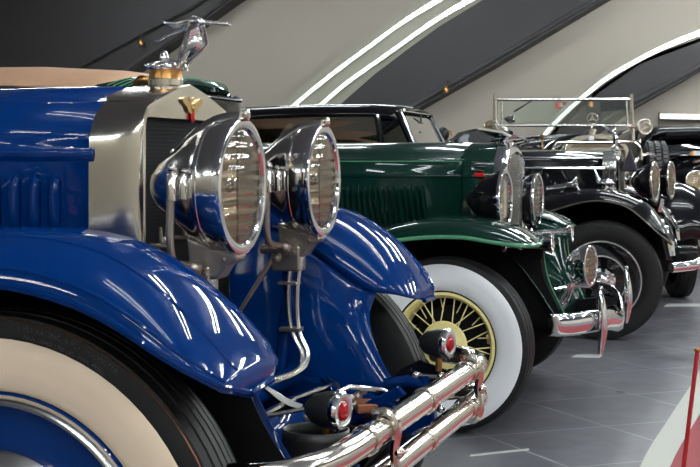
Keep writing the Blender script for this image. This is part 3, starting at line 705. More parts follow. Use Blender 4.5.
# ================================================================== GREEN CAR
GX, GY = -1.039, 5.80
green = thing('vintage_car', 'dark green vintage convertible with tan top and yellow wire wheels beside the blue car', 'car', (GX, GY, 0))
G = lambda px, py, Y: lx(PY(px, py, Y), GX, GY)
def wire_wheel(loc, rz):
    w = MB().lathe([(.222, .040), (.218, .052), (.208, .054), (.196, .040), (.192, .020), (.190, -.03), (.222, -.045)], axis=(0, -1, 0), n=64).build('wheel', YELLOW, green, loc=loc, rot=(0, 0, rz), ang=35)
    make_tyre(w, .364, .218, .135, (.226, .336), WHITEW)
    sp = MB()
    for k in range(36):
        a = 2*PI*k/36; layer = k % 3
        ao = a+(.30 if k % 2 else -.30)*(1 if layer else .6)
        h0 = (.055, .012, .055)[layer]; r0 = (.085, .05, .075)[layer]; h1 = (.034, .0, .012)[layer]
        sp.tube([(r0*math.cos(ao), -h0, r0*math.sin(ao)), (.197*math.cos(a), -h1, .197*math.sin(a))], .0027, 6)
    sp.build('wire_spokes', YELLOW, w)
    MB().lathe([(.098, .040), (.100, .048), (.094, .055), (.06, .062), (.045, .070), (.0005, .074)], axis=(0, -1, 0), n=40).build('hubcap', YELLOW, w)
    MB().lathe([(.0005, .02), (.10, .02), (.155, .0), (.155, -.05), (.0005, -.05)], axis=(0, -1, 0), n=40).build('brake_drum', DARK, w)
    return w
wire_wheel((0, -.715, .364), math.radians(-7)); wire_wheel((0, .715, .364), PI+math.radians(-7))
wire_wheel((-3.3, -.715, .364), 0); wire_wheel((-3.3, .715, .364), PI)
GT = [(-1.5, .34, .32, .33), (-1.15, .40, .37, .38), (-.85, .56, .50, .54), (-.6, .72, .655, .70), (-.42, .80, .745, .77), (-.30, .838, .782, .80), (-.154, .876, .808, .84), (-.03, .891, .820, .85), (.1, .889, .820, .85),
      (.2, .873, .806, .84), (.28, .848, .796, .825), (.34, .815, .789, .80), (.375, .792, .786, .788)]
GL = [(-9, GREENL)]
for sd in (-1, 1):
    f = fender(green, 'fender', GT, .87, .65, .44, GREEN, sd, bead=GREENL, bead_r=.009, ribs=(7,))
    apron(green, 'fender_apron', -.7, [(.80, .36), (.70, .365), (.60, .385), (.46, .45), (.39, .47)], .45, .36, GREEN, sd, ztop=lambda x: interp([(a, d) for a, b_, c, d in GT], x)[0] if x < .33 else .80)
    e = MB().tube(smooth_path([(.37, sd*.48, .787), (.37, sd*.46, .70), (.39, sd*.44, .60), (.45, sd*.40, .46), (.475, sd*.37, .39)], 4), .003, 6).build('apron_bead', GREENL, f)
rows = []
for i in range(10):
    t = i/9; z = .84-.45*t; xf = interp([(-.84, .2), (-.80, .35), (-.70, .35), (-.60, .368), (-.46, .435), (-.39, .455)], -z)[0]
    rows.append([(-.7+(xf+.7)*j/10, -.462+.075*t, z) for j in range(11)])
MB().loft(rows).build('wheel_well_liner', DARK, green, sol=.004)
for sd in (-1, 1):
    f = fender(green, 'rear_fender', [(a, b*.92, c*.92, d*.92) for a, b, c, d in RT], .87, .65, .44, GREEN, sd, bead=GREENL); f.location = (-3.3, 0, 0)
    MB().box((-2.2, sd*.68, .30), (1.5, .34, .03)).build('running_board', BLACK, green, bev=.008, smooth=False)
GH = [(.325, .60), (.325, .95), (.327, 1.045), (.331, 1.052), (.331, 1.060), (.327, 1.066), (.322, 1.10), (.315, 1.118), (.308, 1.127), (.300, 1.131), (.292, 1.133), (.26, 1.158), (.20, 1.183), (.12, 1.199), (.05, 1.205), (0, 1.207)]
GR = [(y*1.42, z+.004) for y, z in GH]
ghood = half_loft('hood', [(-.015, GH), (-.5, lerp(GH, GR, .36)), (-1.05, lerp(GH, GR, .8)), (-1.32, GR)], GREEN, green, ang=22, sol=.003)
half_loft('cowl', [(-1.33, GR), (-1.75, [(y*1.12, z+.015) for y, z in GR])], GREEN, green, ang=22)
MB().tube([(-1.31, -.43, 1.056), (-.6, -.385, 1.056), (-.02, -.333, 1.056)], .0035, 6).build('molding', CHROME, ghood)
MB().tube([(-1.31, -.445, 1.121), (-.6, -.372, 1.121), (-.02, -.32, 1.121)], .003, 6).build('molding', GREENL, ghood)
for k in range(24):
    x = -.165-k*.0262; yy = -(.328+(.137*(-x)/1.3))
    rw = []
    for i in range(8):
        t = i/7; z = .80+.215*t; w = .0085 if t < .9 else .004; xx = x-.028*t
        rw.append([(xx-w, yy+.002, z), (xx-w*.65, yy-.016*(1 if 0 < i < 7 else .1), z), (xx+w, yy+.002, z)])
    MB().loft(rw).build('louver', GREEN, ghood, sol=.001)
# painted shell then chrome grille shell
GS = lerp(GH, [(y*.93, z-.0) for y, z in GH], 1)
half_loft('nose', [(-.012, [(y+.002, z+.002) for y, z in GH]), (.05, GH), (.10, lerp(GH, GS, .6)), (.135, GS)], GREEN, green, ang=25)
for z0, l_ in ((1.118, .07), (1.10, .06), (1.082, .055)):
    MB().tube([(.03, -.331, z0), (.03+l_, -.326, z0-.003)], .003, 6).build('nose_ornament', CHROME, green)
MB().box((.065, -.331, 1.062), (.045, .006, .018)).build('nose_emblem', REDE, green, bev=.003, smooth=False)
CS = [(y*1.02, z+.004) for y, z in GS]
IS = [(y*.80, z if z < .97 else min(z-.035, 1.13)) for y, z in GS]
peak = [(x, y, z) for x, y, z in ()]
def vee(p, k): return p
gs = half_loft('radiator_shell', [(.125, CS), (.16, CS), (.178, lerp(CS, IS, .35)), (.182, lerp(CS, IS, .75)), (.172, IS), (.13, IS)], CHROME, green, ang=50)
gr = MB()
for k in range(27):
    y = -.255+.51*k/26; top_ = 1.15-.05*(abs(y)/.26)**2.5
    gr.box((.165+.02*(1-abs(y)/.26), y, (.62+top_)/2), (.014, .006, top_-.62))
gr.build('grille', ALU, green, smooth=False)
MB().box((.12, 0, .87), (.03, .52, .52)).build('grille_back', DARK, green, smooth=False)
# bird ornament
om = MB(); om.tube(smooth_path([(.06, 0, 1.215), (.10, 0, 1.225), (.15, 0, 1.235), (.20, 0, 1.232), (.235, 0, 1.215)], 3), [.006, .008, .010, .012, .013, .013, .012, .010, .009, .007, .006, .004, .003], 10)
om.lathe([(.03, 1.205), (.026, 1.213), (.018, 1.222)], o=(.12, 0, 0), n=20)
for sg in (-1, 1):
    om.prism([(.10, 0), (.17, 0), (.13, .07), (.02, .12), (.06, .05)], lambda u, v, w: (u, sg*v, w+v*.35), 1.226, 1.236)
om.build('hood_ornament', CHROME, green)
# headlights
HPG = [(-1.28, .001), (-1.27, .08), (-1.20, .2), (-1.0, .44), (-.72, .68), (-.42, .87), (-.18, .985), (-.02, 1.0)]
for sd, (px, py) in ((-1, (507, 199)), (1, (538, 202))):
    h = headlight(green, ((.178, .225)[sd > 0], sd*.365, (.950, .925)[sd > 0]), .132, HPG, BLACK, n=40, refl=ALU, rot=(0, 0, -.07))
    MB().tube(smooth_path([(-.12, 0, -.02), (-.11, -.02, .05), (-.05, -.045, .10), (-.01, -.05, .115)], 4), .006, 8).build('chrome_strip', CHROME, h)
    MB().tube([(-.05, 0, -.12), (-.06, -sd*.02, -.20), (-.08, -sd*.05, -.28)], [.018, .016, .02], 10).build('stand', CHROME, h)
    # trumpet horn
    y = sd*.40-.03
    MB().lathe([(.045, .17), (.040, .162), (.026, .140), (.019, .10), (.018, .03), (.016, -.02), (.030, -.025), (.036, -.03), (.036, -.045), (.0005, -.048)], o=(.24, y-.06, .765), axis=(1, 0, .03), n=28).build('horn', CHROME, green, sol=.002)
    MB().tube([(.27, y-.06, .745), (.26, y*.93, .72), (.24, y*.88, .70)], .010, 8).build('horn_bracket', CHROME, green)
    # fog lamp
    fy = sd*.30
    HF = [(-1.3, .001), (-1.28, .15), (-1.15, .42), (-.8, .75), (-.4, .95), (-.02, 1.0)]
    if sd < 0: headlight(green, (.545, fy, .665), .088, HF, CHROME, name='fog_lamp', n=36, rot=(0, 0, math.radians(-14)))
    if sd < 0: MB().tube([(.47, fy, .59), (.45, fy, .52), (.42, sd*.36, .46)], .012, 10).build('fog_lamp_stem', CHROME, green)
MB().tube([(.40, -.36, .56), (.46, -.2, .56), (.50, -.10, .56), (.50, .1, .56), (.40, .36, .56)], .010, 8).build('lamp_bar', CHROME, green)
MB().tube([(.42, -.36, .50), (.46, -.30, .585), (.54, -.24, .57)], .009, 8).build('brace_rod', CHROME, green)
# front apron pans
rows = []
for i in range(13):
    t = i/12; y = -.45+.9*t
    rows.append([(.15+.02*math.cos(y*3), y, .78), (.27, y, .66-.02*math.cos(y*4)), (.36, y, .54), (.42, y, .44), (.43, y, .40)])
MB().loft(rows).build('front_valance', GREEN, green, sol=.004)
for sd in (-1, 1):
    MB().loft([[(x, sd*.36-.02, z-.035), (x, sd*.36+.02, z-.035), (x, sd*.36+.02, z+.035), (x, sd*.36-.02, z+.035)] for x, z in ((-3.5, .45), (-.3, .46), (.15, .46), (.40, .40), (.52, .42))], closed=True, caps=True).build('frame_rail', DARK, green, smooth=False)
MB().tube([(0, -.66, .364), (0, -.3, .30), (0, .3, .30), (0, .66, .364)], .026, 10).build('front_axle', DARK, green)
# bumper band, dipping in the middle
rows = []
bp2 = smooth_path([(.42, -.705, .455), (.455, -.70, .455), (.505, -.66, .455), (.56, -.57, .455), (.605, -.45, .450), (.635, -.30, .435), (.655, -.12, .405), (.66, 0, .395), (.655, .12, .405), (.635, .30, .435), (.605, .45, .45), (.56, .57, .455), (.505, .66, .455), (.455, .70, .455), (.42, .705, .455)], 4)
for (x, y, z) in bp2: rows.append([(x-.006, y, z+.045), (x+.008, y, z+.036), (x+.014, y, z), (x+.008, y, z-.036), (x-.006, y, z-.045)])
MB().loft(rows).build('bumper', CHROME, green, sol=.006, ang=60)
for y in (-.50, .50):
    xx = .595 if y < 0 else .64
    g_ = MB(); rws = []
    for i in range(11):
        t = i/10; z = .315+.265*t; k = math.sin(PI*(.08+.84*t))**.6
        c0 = xx+.012+.012*math.sin(PI*t)
        rws.append([(c0+.02*k*math.cos(a), y+.030*k*math.sin(a), z) for a in [2*PI*j/10 for j in range(10)]])
    g_.loft(rws, closed=True, caps=True); g_.ball((xx+.015, y, .59), .010, 8)
    g_.build('bumper_guard', CHROME, green, ang=60)
    MB().box((.50, y*.88, .43), (.24, .02, .04)).build('bumper_iron', BLACK, green, smooth=False)
# body, windscreen header, tan soft top
rows = []
for x, k, dz in ((-1.75, .93, 0), (-2.1, 1.07, -.03), (-2.8, 1.15, -.03), (-3.4, 1.12, 0), (-4.1, .8, 0)):
    rows.append([(x, -y*k, z*.93+(dz if z > 1 else 0)) for y, z in bs]+[(x, y*k, z*.93+(dz if z > 1 else 0)) for y, z in reversed(bs)])
MB().loft(rows, caps=True).build('body', GREEN, green, sol=.01, ang=40)
wx = -1.42
hp = []
for i in range(21):
    t = -1+2*i/20; y = .62*t; x = wx-.12*abs(t)**3.0; z = 1.515-.03*abs(t)**2.5-.035*abs(t)**8
    hp.append([(x-.14, y, z+.022), (x-.06, y, z+.022), (x+.01, y, z+.008), (x+.035, y, z-.018), (x+.028, y, z-.040), (x, y, z-.048), (x-.14, y, z-.04)])
MB().loft(hp, closed=True, caps=True).build('windscreen_header', GREEN, green, ang=50)
for k in range(4):
    MB().tube([(r[2][0]-.03*k+.005, r[2][1], r[2][2]+.004+.003*k) for r in hp], .004, 6).build('header_rib', GREENL, green)
for sg in (-1, 1):
    MB().tube([(wx-.02, sg*.56, 1.47), (wx+.06, sg*.50, 1.20)], .014, 10).build('windscreen_post', CHROME, green)
MB().tube([(wx+.01, -.53, 1.445), (wx+.01, .55, 1.445)], .010, 8).build('windscreen_rail', CHROME, green)
MB().add([(wx+.005, -.55, 1.46), (wx+.06, -.49, 1.20), (wx+.06, .49, 1.20), (wx+.005, .55, 1.46)], [(0, 1, 2, 3)]).build('windscreen', GLASS, green, sol=.004, smooth=False)
rows = []
for x, z in ((wx-.10, 1.515), (wx-.3, 1.55), (wx-.7, 1.575), (wx-1.2, 1.58), (wx-1.7, 1.56), (wx-2.1, 1.46), (wx-2.3, 1.30), (wx-2.4, 1.10)):
    r = []
    for i in range(17):
        t = -1+2*i/16; r.append((x, .63*t, z+.012-.05*abs(t)**3-(.05*max(0, abs(t)-.85)/.15)))
    rows.append([(x, -.64, z-.10)]+r+[(x, .64, z-.10)])
MB().loft(rows).build('soft_top', TAN, green, sol=.012, ang=60)
MB().ball((wx-.03, -.60, 1.495), .024, 10, sc=(1.3, .8, .9)).tube([(wx-.04, -.60, 1.50), (wx-.07, -.605, 1.475)], .014, 8).build('top_latch', BRASS, green)

# ================================================================== BLACK COUPE (third in the row)
KX, KY = -.631, 8.60
coupe = thing('vintage_car', 'black vintage coupe with black tyre and ringed chrome wheel disc, parked beyond the green car', 'car', (KX, KY, 0))
def disc_wheel(par, loc, rz, R=.372, w_=.15, ringmat=CHROME):
    w = MB().lathe([(.255, .045), (.25, .055), (.235, .058), (.16, .052), (.155, .045), (.09, .050), (.088, -.03), (.25, -.05)], axis=(0, -1, 0), n=56).build('wheel', BLACK, par, loc=loc, rot=(0, 0, rz), ang=30)
    make_tyre(w, R, .245, w_)
    for r_, q in ((.243, .009), (.152, .008)):
        MB().lathe([(r_-q, .052), (r_-q*.5, .062), (r_+q*.5, .062), (r_+q, .052)], axis=(0, -1, 0), n=56).build('trim_ring', ALU, w)
    MB().lathe([(.088, .045), (.088, .066), (.078, .076), (.055, .078), (.045, .072), (.043, .09), (.030, .098), (.012, .10), (.0005, .10)], axis=(0, -1, 0), n=40).build('hubcap', ringmat, w)
    return w
disc_wheel(coupe, (0, -.70, .37), 0); disc_wheel(coupe, (0, .70, .37), PI); disc_wheel(coupe, (-3.2, -.70, .37), 0); disc_wheel(coupe, (-3.2, .70, .37), PI)
KT = [(-1.6, .36, .33, .34), (-1.2, .46, .42, .44), (-.8, .68, .60, .66), (-.55, .82, .72, .79), (-.4, .88, .77, .85), (-.27, .915, .815, .88), (-.12, .94, .86, .90), (0, .943, .873, .90), (.1, .925, .858, .88), (.18, .90, .825, .85), (.26, .86, .76, .80), (.33, .79, .695, .73), (.39, .70, .64, .66), (.43, .615, .60, .605)]
for sd in (-1, 1):
    fender(coupe, 'fender', KT, .86, .66, .44, BLACK, sd, bead=mat('pale_bead_edge', (.10, .09, .07), .35, .5), bead_r=.006, ribs=())  # bead edge paler and warmer than the black fender
    apron(coupe, 'fender_apron', -.8, [(.72, .36), (.62, .40), (.5, .44), (.40, .46)], .45, .36, BLACK, sd, ztop=lambda x: interp([(a, d) for a, b_, c, d in KT], x)[0] if x < .33 else .72)
    f = fender(coupe, 'rear_fender', [(a, b*.93, c*.93, d*.93) for a, b, c, d in RT], .86, .66, .44, BLACK, sd); f.location = (-3.2, 0, 0)
    # fender lamp with standing wing
    fl = MB(); fl.ball((.02, sd*.66, .975), .03, 12, sc=(1.9, .8, .8)); fl.tube([(.02, sd*.66, .93), (.02, sd*.66, .97)], .016, 8)
    fl.tube([(-.02, sd*.66, .985), (-.045, sd*.66, 1.035), (-.055, sd*.66, 1.07)], [.014, .009, .003], 8); fl.tube([(.06, sd*.66, .98), (.09, sd*.66, 1.0)], [.012, .016], 8)
    fl.build('fender_lamp', CHROME, coupe)
    MB().tube([(.38, sd*.72, .71), (.41, sd*.72, .63), (.425, sd*.72, .53)], [.018, .026, .02], 10).ball((.36, sd*.72, .735), .022, 10).build('fender_guard', CHROME, coupe)
    MB().box((-2.1, sd*.68, .30), (1.5, .34, .03)).build('running_board', BLACK, coupe, bev=.008, smooth=False)
KH = [(.30, .60), (.30, .93), (.30, 1.045), (.303, 1.055), (.303, 1.063), (.298, 1.070), (.288, 1.10), (.27, 1.125), (.262, 1.13), (.20, 1.155), (.12, 1.172), (0, 1.182)]
KR = [(y*1.5, z+.005) for y, z in KH]
khood = half_loft('hood', [(-.02, KH), (-.5, lerp(KH, KR, .4)), (-1.1, lerp(KH, KR, .9)), (-1.25, KR)], BLACK, coupe, ang=22, sol=.003)
half_loft('cowl', [(-1.26, KR), (-1.45, [(y*1.05, z+.01) for y, z in KR])], BLACK, coupe, ang=22)
MB().tube([(-1.24, -.46, 1.062), (-.6, -.385, 1.062), (-.02, -.306, 1.062)], .008, 6).build('molding', CHROME, khood)
MB().tube([(-1.24, -.41, 1.135), (-.6, -.34, 1.135), (-.02, -.268, 1.132)], .006, 6).build('molding', CHROME, khood)
for k in range(17):
    x = -.15-k*.042; yy = -(.303+(.15*(-x)/1.25)); rw = []
    for i in range(6):
        t = i/5; z = .88+.09*t; rw.append([(x-.013, yy+.002, z), (x-.003, yy-.012*(1 if 0 < i < 5 else .1), z), (x+.013, yy+.002, z)])
    MB().loft(rw).build('louver', BLACK, khood, sol=.001)
KC = [(y*1.03, z+.004) for y, z in KH]; KI = [(y*.85, z if z < 1 else min(z-.03, 1.10)) for y, z in KH]
half_loft('radiator_shell', [(-.03, KC), (.06, KC), (.075, lerp(KC, KI, .3)), (.075, KI), (.05, KI)], CHROME2, coupe, ang=35)
MB().box((.045, 0, .85), (.02, .52, .5)).build('radiator_core', CORE, coupe, smooth=False)
ms = MB(); ms.lathe([(.030, 1.185), (.030, 1.20), (.016, 1.215), (.014, 1.235)], o=(.03, 0, 0), n=20)
ms.tube([(.03, 0, 1.22), (.035, 0, 1.27), (.02, 0, 1.30), (.045, 0, 1.33)], [.018, .022, .018, .012], 10); ms.tube([(.02, 0, 1.29), (-.03, 0, 1.335), (-.07, 0, 1.36)], [.014, .014, .005], 8); ms.tube([(.03, 0, 1.28), (.075, 0, 1.30)], [.010, .006], 8)
ms.build('hood_ornament', CHROME, coupe)
pen = MB().prism([(0, 0), (.11, 0), (.055, .16)], lambda u, v, w: (.09+u, w, 1.04+v), -.30, -.24).build('pennant', mat('purple_black_cloth', (.02, .015, .03), .6), coupe, smooth=False, bev=.01)
HPK = [(-1.15, .001), (-1.14, .1), (-1.05, .3), (-.8, .6), (-.5, .82), (-.2, .96), (-.02, 1.0)]
for sd in (-1, 1):
    h = headlight(coupe, ((.300, .385)[sd > 0], sd*.315, .974), .128, HPK, BLACK, n=40, rim=NICKEL, rot=(0, 0, -.17))
    MB().tube([(-.06, 0, -.13), (-.08, 0, -.22)], .02, 8).build('stand', CHROME, h)
# trumpet horn on the near fender side
MB().lathe([(.055, .20), (.045, .19), (.026, .17), (.018, .12), (.016, 0), (.0005, -.002)], o=(-.345, -.72, .935), axis=(1, -.05, .14), n=28).build('horn', CHROME, coupe, sol=.002)
MB().box((-.25, -.70, .91), (.02, .02, .09)).build('horn_bracket', CHROME, coupe, smooth=False)
for sd in (-1, 1):
    MB().loft([[(x, sd*.36-.02, z-.035), (x, sd*.36+.02, z-.035), (x, sd*.36+.02, z+.035), (x, sd*.36-.02, z+.035)] for x, z in ((-3.5, .45), (-.3, .46), (.3, .45), (.50, .42))], closed=True, caps=True).build('frame_rail', DARK, coupe, smooth=False)
MB().tube([(.42, -.78, .46), (.55, -.68, .47), (.60, -.4, .48), (.60, .4, .48), (.55, .68, .47), (.42, .78, .46)], .03, 12).build('bumper', CHROME, coupe)
MB().tube([(0, -.66, .37), (0, -.3, .30), (0, .3, .30), (0, .66, .37)], .026, 10).build('front_axle', DARK, coupe)
# body and closed roof
rows = []
for x, k, dz in ((-1.44, .80, 0), (-1.8, 1.0, 0), (-2.6, 1.07, 0), (-3.2, 1.02, 0), (-4.0, .7, -.05)):
    rows.append([(x, -y*k, z*.92+(dz if z > 1 else 0)) for y, z in bs]+[(x, y*k, z*.92+(dz if z > 1 else 0)) for y, z in reversed(bs)])
MB().loft(rows, caps=True).build('body', BLACK, coupe, sol=.01, ang=40)
RW = .53
rows = []
for x, z, w in ((-1.34, 1.452, .94), (-1.40, 1.478, .97), (-1.55, 1.492, 1), (-2.0, 1.495, 1.03), (-2.5, 1.48, 1.03), (-2.9, 1.42, 1.0), (-3.3, 1.30, .93), (-3.6, 1.16, .85)):
    rows.append([(x, -RW*w-.012, z-.085), (x, -RW*w-.005, z-.05), (x, -RW*w*.94, z-.018), (x, -RW*w*.75, z), (x, 0, z+.015), (x, RW*w*.75, z), (x, RW*w*.94, z-.018), (x, RW*w+.005, z-.05), (x, RW*w+.012, z-.085)])
MB().loft(rows).build('roof', BLACK, coupe, sol=.012, ang=70)
for sg in (-1, 1):
    MB().tube([(-1.37, sg*.50, 1.44), (-1.24, sg*.515, 1.16)], .020, 10).build('pillar', BLACK, coupe)
    MB().tube([(-1.355, sg*.485, 1.44), (-1.215, sg*.50, 1.16)], .010, 10).build('pillar_trim', CHROME, coupe)
    MB().tube([(-1.50, sg*.53, 1.42), (-1.46, sg*.55, 1.16)], .022, 10).build('door_pillar', BLACK, coupe)
    MB().prism([(-2.62, 1.10), (-2.55, 1.30), (-2.42, 1.40), (-2.3, 1.44), (-4.0, 1.44), (-3.9, 1.1)] if False else [(-2.62, 1.10), (-2.60, 1.28), (-2.48, 1.42), (-3.0, 1.42), (-3.5, 1.2), (-3.6, 1.1)], lambda u, v, w: (u, w, v), sg*.52, sg*.55).build('rear_quarter', BLACK, coupe, smooth=False)
    MB().add([(-1.50, sg*.535, 1.41), (-1.46, sg*.55, 1.14), (-2.58, sg*.55, 1.14), (-2.45, sg*.54, 1.41)], [(0, 1, 2, 3)]).build('side_window', glass('smoked_window_glass', (.45, .46, .46), .08), coupe, smooth=False, sol=.004)
MB().add([(-1.365, -.49, 1.44), (-1.23, -.505, 1.16), (-1.23, .505, 1.16), (-1.365, .49, 1.44)], [(0, 1, 2, 3)]).build('windscreen', glass('bright_window_glass', (.86, .92, .9), .45), coupe, smooth=False, sol=.004)
MB().tube([(-1.35, -.49, 1.445), (-1.35, .49, 1.445)], .011, 8).build('windscreen_trim', CHROME, coupe)
MB().prism([(-1.33, 1.38), (-1.33, 1.34), (-1.34, 1.32)], lambda u, v, w: (u, w, v), -.04, .12).tube([(-1.33, .04, 1.44), (-1.33, .04, 1.38)], .006, 6).box((-1.30, -.12, 1.25), (.01, .025, .13)).box((-1.30, -.12, 1.26), (.01, .05, .02)).build('mirror', RUBBERB, coupe, smooth=False)
MB().box((-2.3, 0, 1.0), (.5, 1.0, .16)).box((-2.6, 0, 1.15), (.14, 1.0, .4)).build('seat', LEATHER, coupe, bev=.05, smooth=False)

# ================================================================== BLACK OPEN TOURER facing the camera
# local frame: x to the viewer's right, y away from the viewer
U0, D0 = 2.00, 10.05
t0 = UD(U0, D0)
tour = thing('vintage_car', 'black open tourer facing the camera, ringed star on radiator and two spotlights', 'car', t0, TH)
K = lambda px, py, d: ((px-350)/F*d-U0, d-D0, CH-(py-HZ)/F*d)
def rv(x, z, w=0): return (x, w, z)
# radiator arch with star
arch = []
for i in range(25):
    a = PI*i/24; arch.append((-.27*math.cos(a)*1.0, 1.135+.185*math.sin(a)**.75))
arc_o = [(-.27, .55)]+arch+[(.27, .55)]
arc_i = [(x*.86, z if z < 1.1 else 1.135+(z-1.135)*.80) for x, z in arc_o]
b = MB(); b.loft([[(x, .16, z) for x, z in arc_o], [(x, .02, z) for x, z in arc_o], [(x*.98, 0, z-.003) for x, z in arc_o], [(x, 0, z) for x, z in arc_i], [(x, .04, z) for x, z in arc_i]])
b.build('radiator_shell', NICKEL, tour, ang=35)
MB().prism(arc_i, lambda u, v, w: (u, w, v), .03, .08).build('radiator_core', mat('brown_core', (.17, .13, .09), .5, .6), tour, smooth=False)
MB().box((0, .012, 1.20), (.44, .012, .02)).build('radiator_band', NICKEL, tour)
MB().lathe([(.028, 1.30), (.028, 1.335), (.034, 1.34), (.034, 1.36), (.0005, 1.362)], o=(-.022, .07, 0), n=20).build('radiator_cap', NICKEL, tour)
MB().lathe([(.0005, -.012), (.022, -.01), (.022, .01), (.0005, .012)], o=(-.045, -.004, 1.283), axis=(0, 1, 0), n=20).build('round_badge', mat('white_enamel', (.8, .85, .9), .3), tour)
sx, sz = -.022, 1.448
star = MB().lathe([(.040, 0), (.045, .006), (.050, 0), (.045, -.006)], o=(sx, .07, sz), axis=(0, 1, 0), n=32)
star.loft([[(sx+r_*math.cos(2*PI*k/32), .07+h_, sz+r_*math.sin(2*PI*k/32)) for k in range(32)] for r_, h_ in ((.040, 0), (.050, 0))], closed=True)
for k in range(3):
    a = PI/2+2*PI*k/3; dx, dz = math.cos(a), math.sin(a)
    star.prism([(sx+dx*.043, sz+dz*.043), (sx-dz*.010, sz+dx*.010), (sx+dz*.010, sz-dx*.010)], lambda u, v, w: (u, w, v), .066, .074)
star.tube([(sx, .07, sz-.040), (sx, .07, 1.35)], [.006, .012], 10)
star.build('star_ornament', NICKEL, tour, label='three pointed star in a ring')
# hood and cowl
rows = []
for y, k, zt, cxx in ((.16, 1.0, 1.315, 0), (.7, 1.35, 1.33, -.03), (1.2, 1.75, 1.33, -.06), (1.6, 2.3, 1.31, -.08), (1.85, 2.6, 1.24, -.09)):
    r = [(cxx-.25*k, y, .62), (cxx-.25*k, y, 1.0)]
    for i in range(17):
        a = PI*i/16; r.append((cxx-.25*k*math.cos(a), y, 1.06+(zt-1.06)*math.sin(a)**.8))
    rows.append(r+[(cxx+.25*k, y, 1.0), (cxx+.25*k, y, .62)])
MB().loft(rows).build('hood', BLACK, tour, ang=50, sol=.004)
MB().tube([(-.60, 1.62, 1.20), (-.50, 1.55, 1.27), (-.30, 1.50, 1.315), (.0, 1.45, 1.33), (.30, 1.50, 1.30), (.45, 1.55, 1.25)], .014, 8).build('cowl_molding', CHROME, tour)
# windscreen
dW = 11.9
def W(px, py, dd=0): return K(px, py, dW+dd)
fr = MB(); 
fr.tube([W(494, 99.5), W(631, 99.5)], .017, 10); fr.tube([W(497, 125.5), W(631, 125.5)], .014, 10)
fr.tube([W(502, 101), W(502, 126)], .010, 8); fr.tube([W(626.5, 101), W(627.5, 126)], .012, 8)
fr.build('windscreen_frame', mat('pale_nickel', (.80, .78, .74), .25, 1), tour)
fr = MB(); fr.tube([W(495.5, 94), W(495.5, 150)], .020, 10); fr.tube([W(631, 94), W(633, 140)], .020, 10); fr.build('windscreen_post', NICKEL, tour)
g_ = [W(500, 101), W(628, 101), W(628, 125), W(500, 125)]
MB().add(g_, [(0, 1, 2, 3)]).build('windscreen', GLASS, tour, sol=.005, smooth=False)
MB().tube([W(533, 100, -.04), W(528, 103, -.05), W(514.5, 111.5, -.05)], [.007, .006, .010], 6).build('wiper', RUBBERB, tour)
# spotlights
for (px, py, rz) in ((491.5, 128, -.25), (645, 126.5, .1)):
    c = K(px, py, 11.5)
    h = headlight(tour, c, .072, [(-1.1, .001), (-1.05, .3), (-.85, .65), (-.5, .9), (-.02, 1.0)], NICKEL, rim=NICKEL, name='spotlight', rot=(0, 0, -PI/2+rz), n=28, refl=ALU)
for (a_, b_) in (((491, 130), (497, 139)), ((644, 135), (640, 141)), ((640, 141), (633, 143)), ((637, 127), (632, 127))):
    MB().tube([K(*a_, 11.52), K(*b_, 11.7)], .014, 8).build('spotlight_bracket', NICKEL, tour)
MB().tube([K(505, 118.5, 11.6), K(510, 119.5, 11.55), K(514, 121, 11.5)], [.012, .04, .012], 10).ball(K(512.5, 117, 11.5), .02, 8).build('mirror', CHROME, tour)
MB().tube([K(503, 127, 11.6), K(511, 133, 11.4)], [.016, .022], 8).build('horn', CHROME, tour)
# bar in front of the radiator
MB().tube(smooth_path([K(553, 156, 9.75), K(553.5, 149, 9.75), K(557, 144, 9.75), K(563, 142.5, 9.75), K(600, 142.5, 9.75), K(630, 142, 9.75), K(637, 144.5, 9.75), K(640.5, 150, 9.75), K(641, 160, 9.75)], 4), .015, 10).build('badge_bar', NICKEL, tour)
p_ = K(542.5, 137, 9.9)
gm = MB().lathe([(.012, 0), (.0165, .004), (.022, 0), (.0165, -.004)], o=p_, axis=(0, 1, 0), n=20); gm.tube([(p_[0], p_[1], p_[2]-.018), (p_[0], p_[1], p_[2]-.11)], .006, 6); gm.ball(p_, .009, 8)
gm.build('fender_marker', BRASS, tour)
# fenders, body, wheels
for sg in (-1, 1):
    rows = []
    for y, z in ((-.55, .45), (-.50, .62), (-.38, .76), (-.18, .86), (.05, .88), (.3, .82), (.55, .66), (.85, .45), (1.3, .32)):
        rows.append([(sg*.40, y, z-.03), (sg*.48, y, z+.03), (sg*.62, y, z+.06), (sg*.76, y, z+.03), (sg*.84, y, z-.05)])
    MB().loft(rows).build('fender', [BLACK, DARK], tour, sol=.005, ang=60)
    for yy in (0, 3.3):
        w = MB().lathe([(.26, .05), (.24, .05), (.1, .03), (.06, .09), (.0005, .10)], axis=(sg, 0, 0), n=32).build('wheel', BLACK, tour, loc=(sg*.66, yy, .37))
        b = MB(); b.lathe([(r, y) for r, y in tyre_profile(.37, .25, .14)[1]], axis=(sg, 0, 0), n=48); b.build('tyre', RUBBER, w)
    h = headlight(tour, (sg*.37, -.12, .93), .12, HPG, BLACK, n=28, rot=(0, 0, -PI/2))
rows = []
for y, k, z in ((1.85, .95, 1.14), (2.3, 1.05, 1.10), (3.2, 1.08, 1.10), (3.9, .9, 1.15)):
    rows.append([(-.60*k, y, .5), (-.66*k, y, .8), (-.64*k, y, z), (-.5*k, y, z+.03), (.5*k, y, z+.03), (.64*k, y, z), (.66*k, y, .8), (.60*k, y, .5)])
MB().loft(rows, caps=True, closed=True).build('body', BLACK, tour, ang=40)
MB().box((0, 1.4, .5), (1.0, 2.8, .12)).build('chassis', DARK, tour, smooth=False)
MB().box((.10, 2.6, 1.18), (.9, .18, .22)).build('seat', mat('red_leather', (.45, .03, .03), .45), tour, bev=.05, smooth=False, label='red leather seat back')
